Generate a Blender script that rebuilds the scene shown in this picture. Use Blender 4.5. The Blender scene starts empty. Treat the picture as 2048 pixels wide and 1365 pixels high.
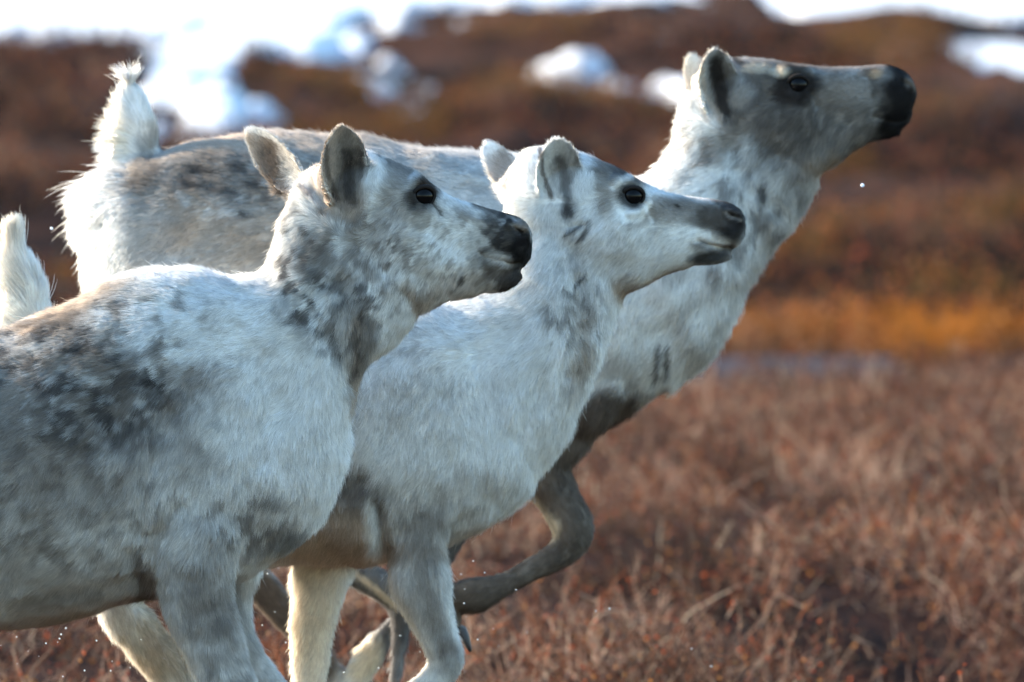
import bpy, math, random
import numpy as np
from mathutils import Vector

# ------------------------------------------------------------------ camera, sky, sun, exposure
SC = bpy.context.scene
COL = SC.collection
PITCH = math.atan(801 / 17066.67)
CAM = np.array([0.0, -13.0, 1.5])
FPX = 17066.67                                  # focal length in pixels of a 2048 wide frame
cam_d = bpy.data.cameras.new('camera')
cam_d.sensor_width = 36.0
cam_d.lens = 300.0
cam_d.clip_start = 0.5
cam_d.clip_end = 3000
cam_d.dof.use_dof = True
cam_d.dof.focus_distance = 12.93
cam_d.dof.aperture_fstop = 7.0
cam_o = bpy.data.objects.new('camera', cam_d)
COL.objects.link(cam_o)
cam_o.location = CAM
cam_o.rotation_euler = (math.pi / 2 - PITCH, 0, 0)
SC.camera = cam_o

SUN_DIR = np.array([-1.6, 0.60, 0.60]); SUN_DIR = SUN_DIR / np.linalg.norm(SUN_DIR)
elev = math.asin(SUN_DIR[2])
world = bpy.data.worlds.new('World'); SC.world = world
world.use_nodes = True
wn = world.node_tree
sky = wn.nodes.new('ShaderNodeTexSky'); sky.sky_type = 'NISHITA'; sky.sun_disc = False
sky.sun_elevation = elev
sky.sun_rotation = math.atan2(SUN_DIR[0], SUN_DIR[1])
sky.air_density = 1.3; sky.dust_density = 0.3; sky.ozone_density = 3.0
hs = wn.nodes.new('ShaderNodeHueSaturation'); hs.inputs['Saturation'].default_value = 1.1
wn.links.new(sky.outputs[0], hs.inputs['Color']); wn.links.new(hs.outputs[0], wn.nodes['Background'].inputs[0])
wn.nodes['Background'].inputs[1].default_value = 0.14
sun_d = bpy.data.lights.new('sun', 'SUN'); sun_d.energy = 5.0; sun_d.angle = math.radians(0.53)
sun_d.color = (1.0, 0.87, 0.70)
sun_o = bpy.data.objects.new('sun', sun_d); COL.objects.link(sun_o)
sun_o.rotation_euler = Vector(-SUN_DIR).to_track_quat('-Z', 'Y').to_euler()
sun_o.location = (-20, 16, 10)
SC.view_settings.view_transform = 'Standard'
SC.view_settings.look = 'None'
SC.view_settings.exposure = 2.36
SC.view_settings.gamma = 1.0
SC.render.engine = 'CYCLES'
SC.cycles.max_bounces = 8
SC.cycles.diffuse_bounces = 6
SC.cycles.transmission_bounces = 6
SC.cycles.transparent_max_bounces = 8
SC.cycles.use_denoising = True
SC.cycles.sample_clamp_indirect = 6

# ------------------------------------------------------------------ helpers
RNG = np.random.default_rng(7)
sp_, cp_ = math.sin(PITCH), math.cos(PITCH)


def at(px, py, Y):
    """points of the plane y=Y seen at pixel (px, py) of the 2048 x 1365 photograph"""
    px = np.asarray(px, float); py = np.asarray(py, float)
    u = (px - 1024) / FPX; v = (682.5 - py) / FPX
    dy = cp_ + v * sp_; dz = -sp_ + v * cp_
    t = (Y - CAM[1]) / dy
    return np.stack([CAM[0] + u * t, np.full_like(t, Y) + 0 * u, CAM[2] + dz * t], -1)


def to_px(P):
    """side-view drawing coordinates of world points, taken in the plane of the animal"""
    d = P - CAM
    dep = d[..., 1] * cp_ - d[..., 2] * sp_
    up = d[..., 1] * sp_ + d[..., 2] * cp_
    return 1024 + FPX * d[..., 0] / dep, 682.5 - FPX * up / dep


def hash3(ix, iy, iz, seed):
    h = (ix * 374761393 + iy * 668265263 + iz * 2147483647 + seed * 974634777) & 0xFFFFFFFF
    h = ((h ^ (h >> 13)) * 1274126177) & 0xFFFFFFFF
    h = ((h ^ (h >> 16)) * 2246822519) & 0xFFFFFFFF
    return ((h ^ (h >> 15)) & 0xFFFFFF) / float(0xFFFFFF)


def vnoise(P, scale, seed=0):
    """value noise 0..1 of points (N,3), one cell = scale metres"""
    Q = P / scale + 1000.0
    i = np.floor(Q).astype(np.int64); f = Q - i; f = f * f * (3 - 2 * f)
    r = 0
    for a in (0, 1):
        wx = f[:, 0] if a else 1 - f[:, 0]
        for b in (0, 1):
            wy = f[:, 1] if b else 1 - f[:, 1]
            for c in (0, 1):
                wz = f[:, 2] if c else 1 - f[:, 2]
                r = r + wx * wy * wz * hash3(i[:, 0] + a, i[:, 1] + b, i[:, 2] + c, seed)
    return r


def fbm(P, scale, seed=0, octv=3):
    r = 0; amp = 1; tot = 0
    for k in range(octv):
        r = r + amp * vnoise(P, scale / 2 ** k, seed + 17 * k); tot += amp; amp *= 0.55
    return r / tot


def sstep(a, b, x):
    t = np.clip((x - a) / (b - a), 0, 1)
    return t * t * (3 - 2 * t)


def catmull(A, n):
    """resample rows of A with n points per span"""
    A = np.asarray(A, float)
    P = np.vstack([2 * A[0] - A[1], A, 2 * A[-1] - A[-2]])
    out = []
    for i in range(1, len(P) - 2):
        t = np.linspace(0, 1, n, endpoint=False)[:, None]
        p0, p1, p2, p3 = P[i - 1], P[i], P[i + 1], P[i + 2]
        out.append(0.5 * (2 * p1 + (p2 - p0) * t + (2 * p0 - 5 * p1 + 4 * p2 - p3) * t ** 2 + (3 * p1 - p0 - 3 * p2 + p3) * t ** 3))
    out.append(A[-1:])
    return np.vstack(out)


def mesh_from(name, V, F):
    me = bpy.data.meshes.new(name)
    V = np.ascontiguousarray(V, dtype=np.float32)
    F = np.ascontiguousarray(F, dtype=np.int32)
    k = F.shape[1]
    me.vertices.add(len(V)); me.vertices.foreach_set('co', V.ravel())
    me.loops.add(F.size); me.loops.foreach_set('vertex_index', F.ravel())
    me.polygons.add(len(F)); me.polygons.foreach_set('loop_start', np.arange(0, F.size, k, dtype=np.int32))
    me.update(calc_edges=True)
    me.validate()
    return me


def link(name, data, mat=None, parent=None):
    o = bpy.data.objects.new(name, data); COL.objects.link(o)
    if mat: data.materials.append(mat)
    if parent is not None:
        o.parent = parent
        o.location = -Vector(parent.location)
    return o


def tag(o, label=None, cat=None, kind=None, group=None):
    if label: o['label'] = label
    if cat: o['category'] = cat
    if kind: o['kind'] = kind
    if group: o['group'] = group


class Lump:
    """collects closed triangle/quad shells that are then fused into one skin"""
    def __init__(s): s.V = []; s.F = []; s.n = 0

    def rings(s, R):
        """R: (k, m, 3) rings, capped at both ends"""
        k, m, _ = R.shape
        b = s.n
        s.V.append(R.reshape(-1, 3)); s.V.append(R[0].mean(0)[None]); s.V.append(R[-1].mean(0)[None])
        c0, c1 = b + k * m, b + k * m + 1
        F = []
        for i in range(k - 1):
            for j in range(m):
                a, c = b + i * m + j, b + i * m + (j + 1) % m
                F.append((a, c, c + m)); F.append((a, c + m, a + m))
        for j in range(m):
            F.append((b + (j + 1) % m, b + j, c0))
            F.append((b + (k - 1) * m + j, b + (k - 1) * m + (j + 1) % m, c1))
        s.F += F; s.n += k * m + 2

    def loft(s, st, Y, n=5, m=36, egg=0.0):
        """st rows: top px, top py, bottom px, bottom py, half width m, y offset m, egg"""
        st = [list(r) + [0.0] * (7 - len(r)) for r in st]
        A = catmull(st, n)
        T = at(A[:, 0], A[:, 1], Y); B = at(A[:, 2], A[:, 3], Y)
        C = (T + B) / 2; H = (T - B) / 2
        th = np.linspace(0, 2 * np.pi, m, endpoint=False)
        c, sn = np.cos(th), np.sin(th)
        w = A[:, 4][:, None] * np.sign(sn) * np.abs(sn) ** 0.9 * (1 + (A[:, 6] + egg)[:, None] * c)
        R = C[:, None, :] + H[:, None, :] * c[None, :, None]
        R[:, :, 1] += w + A[:, 5][:, None]
        s.rings(R)

    def limb(s, J, Y, ybase=0.0, flat=0.8, n=5, m=24):
        """J rows: px, py, radius px, (extra y offset), (half width factor)"""
        J = [list(r) + ([0.0] if len(r) < 4 else []) + ([flat] if len(r) < 5 else []) for r in J]
        J = [r if len(r) == 5 else r[:4] + [flat] for r in J]
        A = catmull(J, n)
        P = at(A[:, 0], A[:, 1], Y); P[:, 1] += ybase + A[:, 3]
        sc = (Y - CAM[1]) / FPX
        D = np.gradient(P, axis=0); D /= np.linalg.norm(D, axis=1)[:, None] + 1e-9
        N = np.cross(D, np.array([0, 1.0, 0])); N /= np.linalg.norm(N, axis=1)[:, None] + 1e-9
        th = np.linspace(0, 2 * np.pi, m, endpoint=False)
        r = A[:, 2] * sc
        R = P[:, None, :] + N[:, None, :] * (r[:, None] * np.cos(th))[:, :, None]
        W = np.cross(N, D)
        R = R + W[:, None, :] * ((r * A[:, 4])[:, None] * np.sin(th))[:, :, None]
        s.rings(R)

    def ear(s, base, tip, width, Y, y0, y1, cup, face, thick=0.0075, bend=0.0):
        """a cupped leaf from base to tip (px); width px half; face = unit direction the cup opens to"""
        sc = (Y - CAM[1]) / FPX
        B = at(base[0], base[1], Y); T = at(tip[0], tip[1], Y); B[1] += y0; T[1] += y1
        ax = T - B; L = np.linalg.norm(ax); ax /= L
        f = np.array(face, float); f -= ax * f.dot(ax); f /= np.linalg.norm(f)
        sd = np.cross(ax, f)
        us = np.linspace(0, 1, 22)
        rings = []
        for u in us:
            w = width * sc * (np.interp(u, [0, .12, .3, .5, .7, .85, .95, 1], [.50, .72, .96, 1, .89, .67, .42, .14]))
            dep = cup * sc * np.interp(u, [0, .3, .7, 1], [1.2, 1.0, .55, .0])
            c = B + ax * L * u + f * (bend * sc * u * u)
            vs = np.linspace(-1, 1, 15)
            front = [c + sd * w * v + f * (-dep * (1 - v * v)) + f * thick * .5 * (1 - abs(v) ** 3 * .6) for v in vs]
            back = [c + sd * w * v + f * (-dep * (1 - v * v)) - f * thick * .9 * (1 - abs(v) ** 3 * .6) for v in vs[::-1]]
            rings.append(front + back)
        s.rings(np.array(rings))

    def fuse(s, name, voxel):
        me = mesh_from('tmp', np.vstack(s.V), np.array(s.F))
        o = bpy.data.objects.new('tmp', me); COL.objects.link(o)
        md = o.modifiers.new('r', 'REMESH'); md.mode = 'VOXEL'; md.voxel_size = voxel; md.adaptivity = 0
        dg = bpy.context.evaluated_depsgraph_get()
        out = bpy.data.meshes.new_from_object(o.evaluated_get(dg))
        out.name = name
        bpy.data.objects.remove(o); bpy.data.meshes.remove(me)
        return out


def get_co(me):
    V = np.empty(len(me.vertices) * 3, np.float32); me.vertices.foreach_get('co', V)
    return V.reshape(-1, 3).astype(float)


def edges_of(me):
    E = np.empty(len(me.edges) * 2, np.int32); me.edges.foreach_get('vertices', E)
    return E.reshape(-1, 2)


def relax(V, E, it, lam, w=None):
    n = len(V)
    deg = np.bincount(E.ravel(), minlength=n).astype(float)
    for k in range(it):
        S = np.zeros_like(V)
        for a in range(3):
            S[:, a] = np.bincount(E[:, 0], V[E[:, 1], a], n) + np.bincount(E[:, 1], V[E[:, 0], a], n)
        d = S / deg[:, None] - V
        l = lam if (k % 2 == 0) else -lam * 0.85
        V = V + d * (l if w is None else (l * w)[:, None])
    return V


def normals_of(me):
    N = np.empty(len(me.vertices) * 3, np.float32)
    me.vertices.foreach_get('normal', N)
    return N.reshape(-1, 3).astype(float)


# ------------------------------------------------------------------ materials
def new_mat(name):
    m = bpy.data.materials.new(name); m.use_nodes = True
    nt = m.node_tree
    for n in list(nt.nodes): nt.nodes.remove(n)
    out = nt.nodes.new('ShaderNodeOutputMaterial')
    return m, nt, out


def attr(nt, name):
    a = nt.nodes.new('ShaderNodeAttribute'); a.attribute_name = name; return a


def skin_material():
    m, nt, out = new_mat('hide')
    b = nt.nodes.new('ShaderNodeBsdfPrincipled')
    nt.links.new(attr(nt, 'coat').outputs['Color'], b.inputs['Base Color'])
    b.inputs['Roughness'].default_value = 0.75
    b.inputs['Specular IOR Level'].default_value = 0.08
    n = nt.nodes.new('ShaderNodeTexNoise'); n.inputs['Scale'].default_value = 260; n.inputs['Detail'].default_value = 3
    tc = nt.nodes.new('ShaderNodeTexCoord'); nt.links.new(tc.outputs['Object'], n.inputs['Vector'])
    bp = nt.nodes.new('ShaderNodeBump'); bp.inputs['Strength'].default_value = 0.35; bp.inputs['Distance'].default_value = 0.002
    nt.links.new(n.outputs[0], bp.inputs['Height']); nt.links.new(bp.outputs[0], b.inputs['Normal'])
    nt.links.new(b.outputs[0], out.inputs[0])
    return m


def fur_material():
    m, nt, out = new_mat('fur')
    col = attr(nt, 'hcol'); nor = attr(nt, 'hnor')
    d = nt.nodes.new('ShaderNodeBsdfDiffuse'); t = nt.nodes.new('ShaderNodeBsdfTranslucent')
    nt.links.new(col.outputs['Color'], d.inputs['Color']); nt.links.new(nor.outputs['Vector'], d.inputs['Normal'])
    nt.links.new(col.outputs['Color'], t.inputs['Color'])
    h = nt.nodes.new('ShaderNodeBsdfHair'); h.component = 'Transmission'
    nt.links.new(col.outputs['Color'], h.inputs['Color'])
    h.inputs['RoughnessU'].default_value = 0.4; h.inputs['RoughnessV'].default_value = 0.9
    g = nt.nodes.new('ShaderNodeBsdfHair'); g.component = 'Reflection'
    g.inputs['Color'].default_value = (0.8, 0.8, 0.8, 1)
    g.inputs['RoughnessU'].default_value = 0.35; g.inputs['RoughnessV'].default_value = 0.8
    m1 = nt.nodes.new('ShaderNodeMixShader'); m1.inputs[0].default_value = 0.14
    nt.links.new(d.outputs[0], m1.inputs[1]); nt.links.new(t.outputs[0], m1.inputs[2])
    m2 = nt.nodes.new('ShaderNodeMixShader'); m2.inputs[0].default_value = 0.12
    nt.links.new(m1.outputs[0], m2.inputs[1]); nt.links.new(h.outputs[0], m2.inputs[2])
    m3 = nt.nodes.new('ShaderNodeMixShader'); m3.inputs[0].default_value = 0.008
    nt.links.new(m2.outputs[0], m3.inputs[1]); nt.links.new(g.outputs[0], m3.inputs[2])
    nt.links.new(m3.outputs[0], out.inputs[0])
    return m


def simple_mat(name, col, rough=0.5, spec=0.5, coat=0.0, noise=None):
    m, nt, out = new_mat(name)
    b = nt.nodes.new('ShaderNodeBsdfPrincipled')
    b.inputs['Base Color'].default_value = (*col, 1)
    b.inputs['Roughness'].default_value = rough
    b.inputs['Specular IOR Level'].default_value = spec
    b.inputs['Coat Weight'].default_value = coat
    b.inputs['Coat Roughness'].default_value = 0.03
    if noise:
        n = nt.nodes.new('ShaderNodeTexNoise'); n.inputs['Scale'].default_value = noise[0]; n.inputs['Detail'].default_value = 4
        tc = nt.nodes.new('ShaderNodeTexCoord'); nt.links.new(tc.outputs['Object'], n.inputs['Vector'])
        r = nt.nodes.new('ShaderNodeMix'); r.data_type = 'RGBA'
        r.inputs[6].default_value = (*col, 1); r.inputs[7].default_value = (*noise[1], 1)
        nt.links.new(n.outputs[0], r.inputs[0]); nt.links.new(r.outputs[2], b.inputs['Base Color'])
        bp = nt.nodes.new('ShaderNodeBump'); bp.inputs['Strength'].default_value = 0.4; bp.inputs['Distance'].default_value = noise[2]
        nt.links.new(n.outputs[0], bp.inputs['Height']); nt.links.new(bp.outputs[0], b.inputs['Normal'])
    nt.links.new(b.outputs[0], out.inputs[0])
    return m


HIDE = skin_material(); FUR = fur_material()
EYE = simple_mat('eye', (0.004, 0.0035, 0.0035), 0.09, 0.10, 0.0)
LID = simple_mat('eyelid', (0.012, 0.010, 0.009), 0.85, 0.08, 0, (400, (0.02, 0.016, 0.014), 0.0005))
HOOF = simple_mat('hoof', (0.045, 0.04, 0.04), 0.6, 0.3, 0.0, (90, (0.02, 0.02, 0.022), 0.001))

W = np.array([.88, .86, .815]); CREAM = np.array([.78, .66, .50]); GREY = np.array([.18, .148, .122])
MID = np.array([.37, .325, .28]); TAN = np.array([.40, .28, .18]); BROWN = np.array([.11, .07, .045])
DARK = np.array([.030, .023, .020]); BLACK = np.array([.010, .008, .0075]); PALE = np.array([.62, .59, .55])


def seg_dist(px, py, pts):
    """distance to a polyline in drawing pixels"""
    best = np.full(px.shape, 1e9)
    for (x0, y0), (x1, y1) in zip(pts[:-1], pts[1:]):
        dx, dy = x1 - x0, y1 - y0; L = dx * dx + dy * dy + 1e-9
        t = np.clip(((px - x0) * dx + (py - y0) * dy) / L, 0, 1)
        best = np.minimum(best, np.hypot(px - x0 - t * dx, py - y0 - t * dy))
    return best


class Deer:
    def __init__(s, Y): s.Y = Y; s.L = Lump(); s.paint = []; s.guides = []; s.dents = []; s.fine = []; s.base = W; s.lscale = .78

    # coat markings, plus some sunlit edges and shade put into the colour: ellipse or streak, colour, strength, ragged edge, near side only?
    def blob(s, x, y, rx, ry, col, a=1.0, ang=0, rag=0.5, soft=0.45, side=0, nscale=0.03):
        s.paint.append(('b', x, y, rx, ry, col, a, ang, rag, soft, side, nscale))

    def streak(s, pts, r, col, a=1.0, rag=0.5, soft=0.6, side=0, nscale=0.02):
        s.paint.append(('s', pts, 0, r, r, col, a, 0, rag, soft, side, nscale))

    def mottle(s, x, y, rx, ry, col, a, scale, thr, seed):
        s.paint.append(('m', x, y, rx, ry, col, a, 0, scale, thr, 0, seed))

    def colour(s, P, N, px, py):
        C = np.tile(s.base, (len(P), 1)).astype(float)
        fine = fbm(P, 0.012, 5, 2); big = fbm(P, 0.09, 9, 3)
        C = C * (0.90 + 0.10 * big)[:, None]
        cache = {}
        for k, q in enumerate(s.paint):
            typ, x, y, rx, ry, col, a, ang, rag, soft, side, ns = q
            if typ == 'm':
                key = ('m', rag, ns)
                if key not in cache: cache[key] = fbm(P, rag, ns, 3)
                d = np.hypot((px - x) / rx, (py - y) / ry)
                w = (1 - sstep(0.6, 1.15, d)) * sstep(soft, soft + 0.07, cache[key]) * a
            else:
                if ns not in cache: cache[ns] = fbm(P, ns, 31, 3)
                if typ == 'b':
                    ca, sa = math.cos(math.radians(ang)), math.sin(math.radians(ang))
                    u = ((px - x) * ca + (py - y) * sa) / rx; v = (-(px - x) * sa + (py - y) * ca) / ry
                    d = np.hypot(u, v)
                else:
                    d = seg_dist(px, py, x) / rx
                d = d + (cache[ns] - 0.5) * rag * 1.6
                w = (1 - sstep(1 - soft, 1 + soft, d)) * a
            if side: w = w * sstep(-0.15, 0.25, -N[:, 1] * side)
            C = C * (1 - w[:, None]) + np.asarray(col)[None] * w[:, None]
        C = C * (0.93 + 0.14 * fine)[:, None]
        return np.clip(C, 0.004, 0.88)

    def field(s, px, py):
        G = np.array([[g[0], g[1], g[4]] for g in s.guides], float)
        D = np.array([[g[2], g[3]] for g in s.guides], float); D /= np.linalg.norm(D, axis=1)[:, None]
        wsum = 0; dx = 0; dy = 0; ln = 0
        for i in range(len(G)):
            r2 = (px - G[i, 0]) ** 2 + (py - G[i, 1]) ** 2
            w = 1 / (r2 + 150.0) ** 1.7
            wsum = wsum + w; dx = dx + w * D[i, 0]; dy = dy + w * D[i, 1]; ln = ln + w * G[i, 2]
        ln = ln / wsum * 0.001
        ln = np.where(ln < .02, ln, .02 + (ln - .02) * .28) + np.clip(ln - .042, 0, 1) * 1.25
        return dx / wsum, dy / wsum, ln

    def build(s, name, label, nh, voxel, seed):
        Y = s.Y
        me = s.L.fuse('body', voxel)
        V = get_co(me); E = edges_of(me)
        px, py = to_px(V)
        keep = np.ones(len(V))
        for (x, y, r) in s.fine:
            keep = np.minimum(keep, sstep(0.55, 1.0, np.hypot(px - x, py - y) / r))
        n0 = int(12 * 0.005 / voxel) * 2
        V = relax(V, E, 4, 0.5)
        V = relax(V, E, n0 * 3, 0.55, keep)
        me.vertices.foreach_set('co', V.astype(np.float32).ravel()); me.update()
        N = normals_of(me)
        px, py = to_px(V)
        dx, dy, ln = s.field(px, py)
        off = -0.26 * ln
        for (pts, r, dep) in s.dents:
            d = seg_dist(px, py, pts) / r
            lat = sstep(0.15, 0.5, np.abs(N[:, 1]))
            off = off - dep * (1 - sstep(0.1, 1, d)) * lat
        off = off + ((fbm(V, 0.12, 3, 2) - 0.5) * 0.020 + (fbm(V, 0.045, 4, 2) - 0.5) * 0.009) * sstep(0.010, 0.02, ln)
        V = V + N * off[:, None]
        V = relax(V, E, 2, 0.4)
        me.vertices.foreach_set('co', V.astype(np.float32).ravel()); me.update()
        me.polygons.foreach_set('use_smooth', np.ones(len(me.polygons), bool))
        N = normals_of(me); px, py = to_px(V)
        C = s.colour(V, N, px, py)
        a = me.attributes.new('coat', 'FLOAT_COLOR', 'POINT')
        a.data.foreach_set('color', np.hstack([C * 0.92, np.ones((len(C), 1))]).astype(np.float32).ravel())
        root = bpy.data.objects.new(name, None); COL.objects.link(root)
        g = at(s.foot, 900, Y); root.location = (g[0], Y, 0)
        root.empty_display_size = 0.2
        tag(root, label, 'reindeer')
        body = link('body', me, HIDE, root)
        s.me, s.V, s.N, s.px, s.py, s.root = me, V, N, px, py, root
        s.fur(nh, seed)
        return root

    def fur(s, nh, seed):
        me, V, N = s.me, s.V, s.N
        rng = np.random.default_rng(seed)
        me.calc_loop_triangles()
        T = np.empty(len(me.loop_triangles) * 3, np.int32); me.loop_triangles.foreach_get('vertices', T); T = T.reshape(-1, 3)
        a, b, c = V[T[:, 0]], V[T[:, 1]], V[T[:, 2]]
        ar = np.linalg.norm(np.cross(b - a, c - a), axis=1) / 2
        cen = (a + b + c) / 3; tn = (N[T[:, 0]] + N[T[:, 1]] + N[T[:, 2]]); tn /= np.linalg.norm(tn, axis=1)[:, None] + 1e-9
        tx, ty = to_px(cen); _, _, tl = s.field(tx, ty)
        view = CAM - cen; view /= np.linalg.norm(view, axis=1)[:, None]
        fac = (tn * view).sum(1)
        wt = ar / np.clip(tl, 0.008, 0.05) ** 0.9
        wt *= np.where(fac > -0.35, 1.0, 0.12)
        inf = (tx > -60) & (tx < 2100) & (ty < 1420)
        wt *= np.where(inf, 1.0, 0.10)
        wt *= 1 + s.hide_weight(tx, ty)
        for (x, y, r, k) in getattr(s, 'bare', []):
            wt *= 1 - k * (1 - sstep(0.7, 1.1, np.hypot(tx - x, ty - y) / r)) * (tn[:, 1] < 0.3)
        cdf = np.cumsum(wt); cdf /= cdf[-1]
        tri = np.searchsorted(cdf, rng.random(nh))
        u = rng.random(nh); v = rng.random(nh); sw = u + v > 1; u[sw] = 1 - u[sw]; v[sw] = 1 - v[sw]
        i0, i1, i2 = T[tri, 0], T[tri, 1], T[tri, 2]
        w0 = 1 - u - v
        P = V[i0] * w0[:, None] + V[i1] * u[:, None] + V[i2] * v[:, None]
        n = N[i0] * w0[:, None] + N[i1] * u[:, None] + N[i2] * v[:, None]; n /= np.linalg.norm(n, axis=1)[:, None] + 1e-9
        px, py = to_px(P)
        fx, fy, ln = s.field(px, py)
        # flow lies in the side plane; add whorls
        ang = (fbm(P, 0.05, seed + 3, 2) - 0.5) * 1.5 * sstep(0.008, 0.02, ln)
        ca, sa = np.cos(ang), np.sin(ang)
        fx, fy = fx * ca - fy * sa, fx * sa + fy * ca
        F = np.stack([fx, np.zeros_like(fx), -fy], 1)
        F -= n * (F * n).sum(1)[:, None]
        F /= np.linalg.norm(F, axis=1)[:, None] + 1e-6
        jit = rng.normal(size=(nh, 3)) * 0.20
        lift = np.clip(rng.normal(0.42, 0.13, nh), 0.1, 1.2) * (0.8 + 0.5 * fbm(P, 0.025, seed + 8, 2))
        lf = s.lift(px, py); lift = lift * lf; jit = jit * np.clip(lf, .45, 1)[:, None] if np.ndim(lf) else jit
        stray = rng.random(nh) < 0.006
        lift = np.where(stray, lift + 0.5, lift)
        ln = ln * (0.55 + 0.6 * rng.random(nh)) * (0.8 + 0.4 * fbm(P, 0.03, seed + 5, 2)) * np.where(stray, 1.25, 1)
        D0 = F + n * (lift[:, None] + 0.25) + jit; D0 /= np.linalg.norm(D0, axis=1)[:, None]
        D1 = F + n * (lift[:, None] * 0.35) + jit * 1.4; D1[:, 2] -= 0.12; D1 /= np.linalg.norm(D1, axis=1)[:, None]
        K = 5
        ts = np.linspace(0, 1, K)
        pts = np.empty((nh, K, 3))
        for k, t in enumerate(ts):
            pts[:, k] = P - n * 0.001 + ln[:, None] * (D0 * (t - t * t / 2) + D1 * (t * t / 2))
        # tufts: tips drawn together
        cell = np.clip(ln * 0.35, 0.003, 0.010)
        q = np.round(np.log2(cell / 0.003)).clip(0, 3); cell = 0.003 * 2 ** q
        wob = np.stack([fbm(P, 0.02, seed + 40 + i, 2) for i in range(3)], 1) - 0.5
        Q = np.floor((P + wob * 0.012) / cell[:, None]).astype(np.int64) + 100000
        key = (Q[:, 0] * 1000003 + Q[:, 1]) * 1000003 + Q[:, 2] + (q * 7919).astype(np.int64)
        _, inv = np.unique(key, return_inverse=True)
        cnt = np.bincount(inv).astype(float)
        ctr = np.stack([np.bincount(inv, pts[:, -1, i]) / cnt for i in range(3)], 1)[inv]
        cr = np.stack([np.bincount(inv, P[:, i]) / cnt for i in range(3)], 1)[inv]
        clump = (0.22 + 0.42 * hash3(inv, inv * 3, inv * 7, seed)) * sstep(0.004, 0.012, ln)
        clump = np.where(stray, 0, clump)
        for k, t in enumerate(ts[1:], 1):
            tgt = cr + (ctr - cr) * t
            w = (clump * t ** 1.2)[:, None]
            pts[:, k] = pts[:, k] * (1 - w) + tgt * w
        Pc = P * .35 + cr * .65; pcx, pcy = to_px(Pc)
        C = s.colour(Pc, n, pcx, pcy)
        tone = rng.normal(0, 1, nh)
        C = C * np.clip(1 + 0.15 * tone[:, None], .45, 1.4)
        cl = hash3(inv, inv * 5, inv * 11, seed + 2)
        C = C * (0.84 + 0.25 * cl[:, None])
        C = np.clip(C, 0.005, 0.92)
        w_ = s.hairw * np.clip(0.6 + ln / 0.03 * 0.4, 0.6, 1.3)
        rad = np.array([1.0, .95, .8, .55, .12])[None, :] * w_[:, None] / 2
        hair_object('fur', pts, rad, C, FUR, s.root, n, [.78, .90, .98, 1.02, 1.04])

    def hide_weight(s, px, py): return 0
    def lift(s, px, py): return 1.0

    def surf(s, x, y, side=-1):
        m = (np.hypot(s.px - x, s.py - y) < 8)
        m &= (s.N[:, 1] * side > 0.1)
        i = np.where(m)[0]
        j = i[np.argmax(s.V[i, 1] * side)]
        return s.V[j], s.N[j]

    def eye(s, x, y, r, side=-1, sink=0.62, look=0.15):
        p, n = s.surf(x, y, side)
        import bmesh
        c = at(x, y, p[1]); c = np.array([c[0], p[1], c[2]]) - np.array([0, side, 0]) * r * sink
        def ball(nm, rad, squash, cc, m, par):
            bm = bmesh.new(); bmesh.ops.create_uvsphere(bm, u_segments=40, v_segments=28, radius=rad)
            for v in bm.verts: v.co.x *= squash[0]; v.co.y *= squash[1]; v.co.z *= squash[2]
            for v in bm.verts: v.co += Vector(cc)
            for f in bm.faces: f.smooth = True
            d = bpy.data.meshes.new(nm); bm.to_mesh(d); bm.free()
            return link(nm, d, m, par)
        e = ball('eye', r, (1.02, 1.0, .98), c, EYE, s.root)
        # lid: a thick torn ring round the ball
        ring = []
        for i in range(28):
            a = 2 * math.pi * i / 28
            rr = r * 1.0; up = math.sin(a)
            q = np.array([math.cos(a) * rr * 1.08, side * r * (0.40 + 0.34 * max(up, 0)), up * rr * (0.88 if up > 0 else 0.92)])
            ang = s.tilt
            q = np.array([q[0] * math.cos(ang) - q[2] * math.sin(ang), q[1], q[0] * math.sin(ang) + q[2] * math.cos(ang)])
            ring.append(c + q)
        ring = np.array(ring)
        Vv = []; Ff = []
        for i in range(28):
            t = ring[(i + 1) % 28] - ring[i - 1]; t /= np.linalg.norm(t)
            o_ = ring[i] - c; o_ -= t * o_.dot(t); o_ /= np.linalg.norm(o_); b_ = np.cross(t, o_)
            for j in range(8):
                a = 2 * math.pi * j / 8
                Vv.append(ring[i] + (o_ * math.cos(a) + b_ * math.sin(a)) * r * (0.13 + .08 * max(0, ring[i][2] - c[2]) / r))
        for i in range(28):
            for j in range(8):
                Ff.append((i * 8 + j, ((i + 1) % 28) * 8 + j, ((i + 1) % 28) * 8 + (j + 1) % 8, i * 8 + (j + 1) % 8))
        d = mesh_from('eyelid', np.array(Vv), np.array(Ff)); d.polygons.foreach_set('use_smooth', np.ones(len(d.polygons), bool))
        lo = link('eyelid', d, LID)
        lo.parent = e; lo.location = (0, 0, 0)

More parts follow.
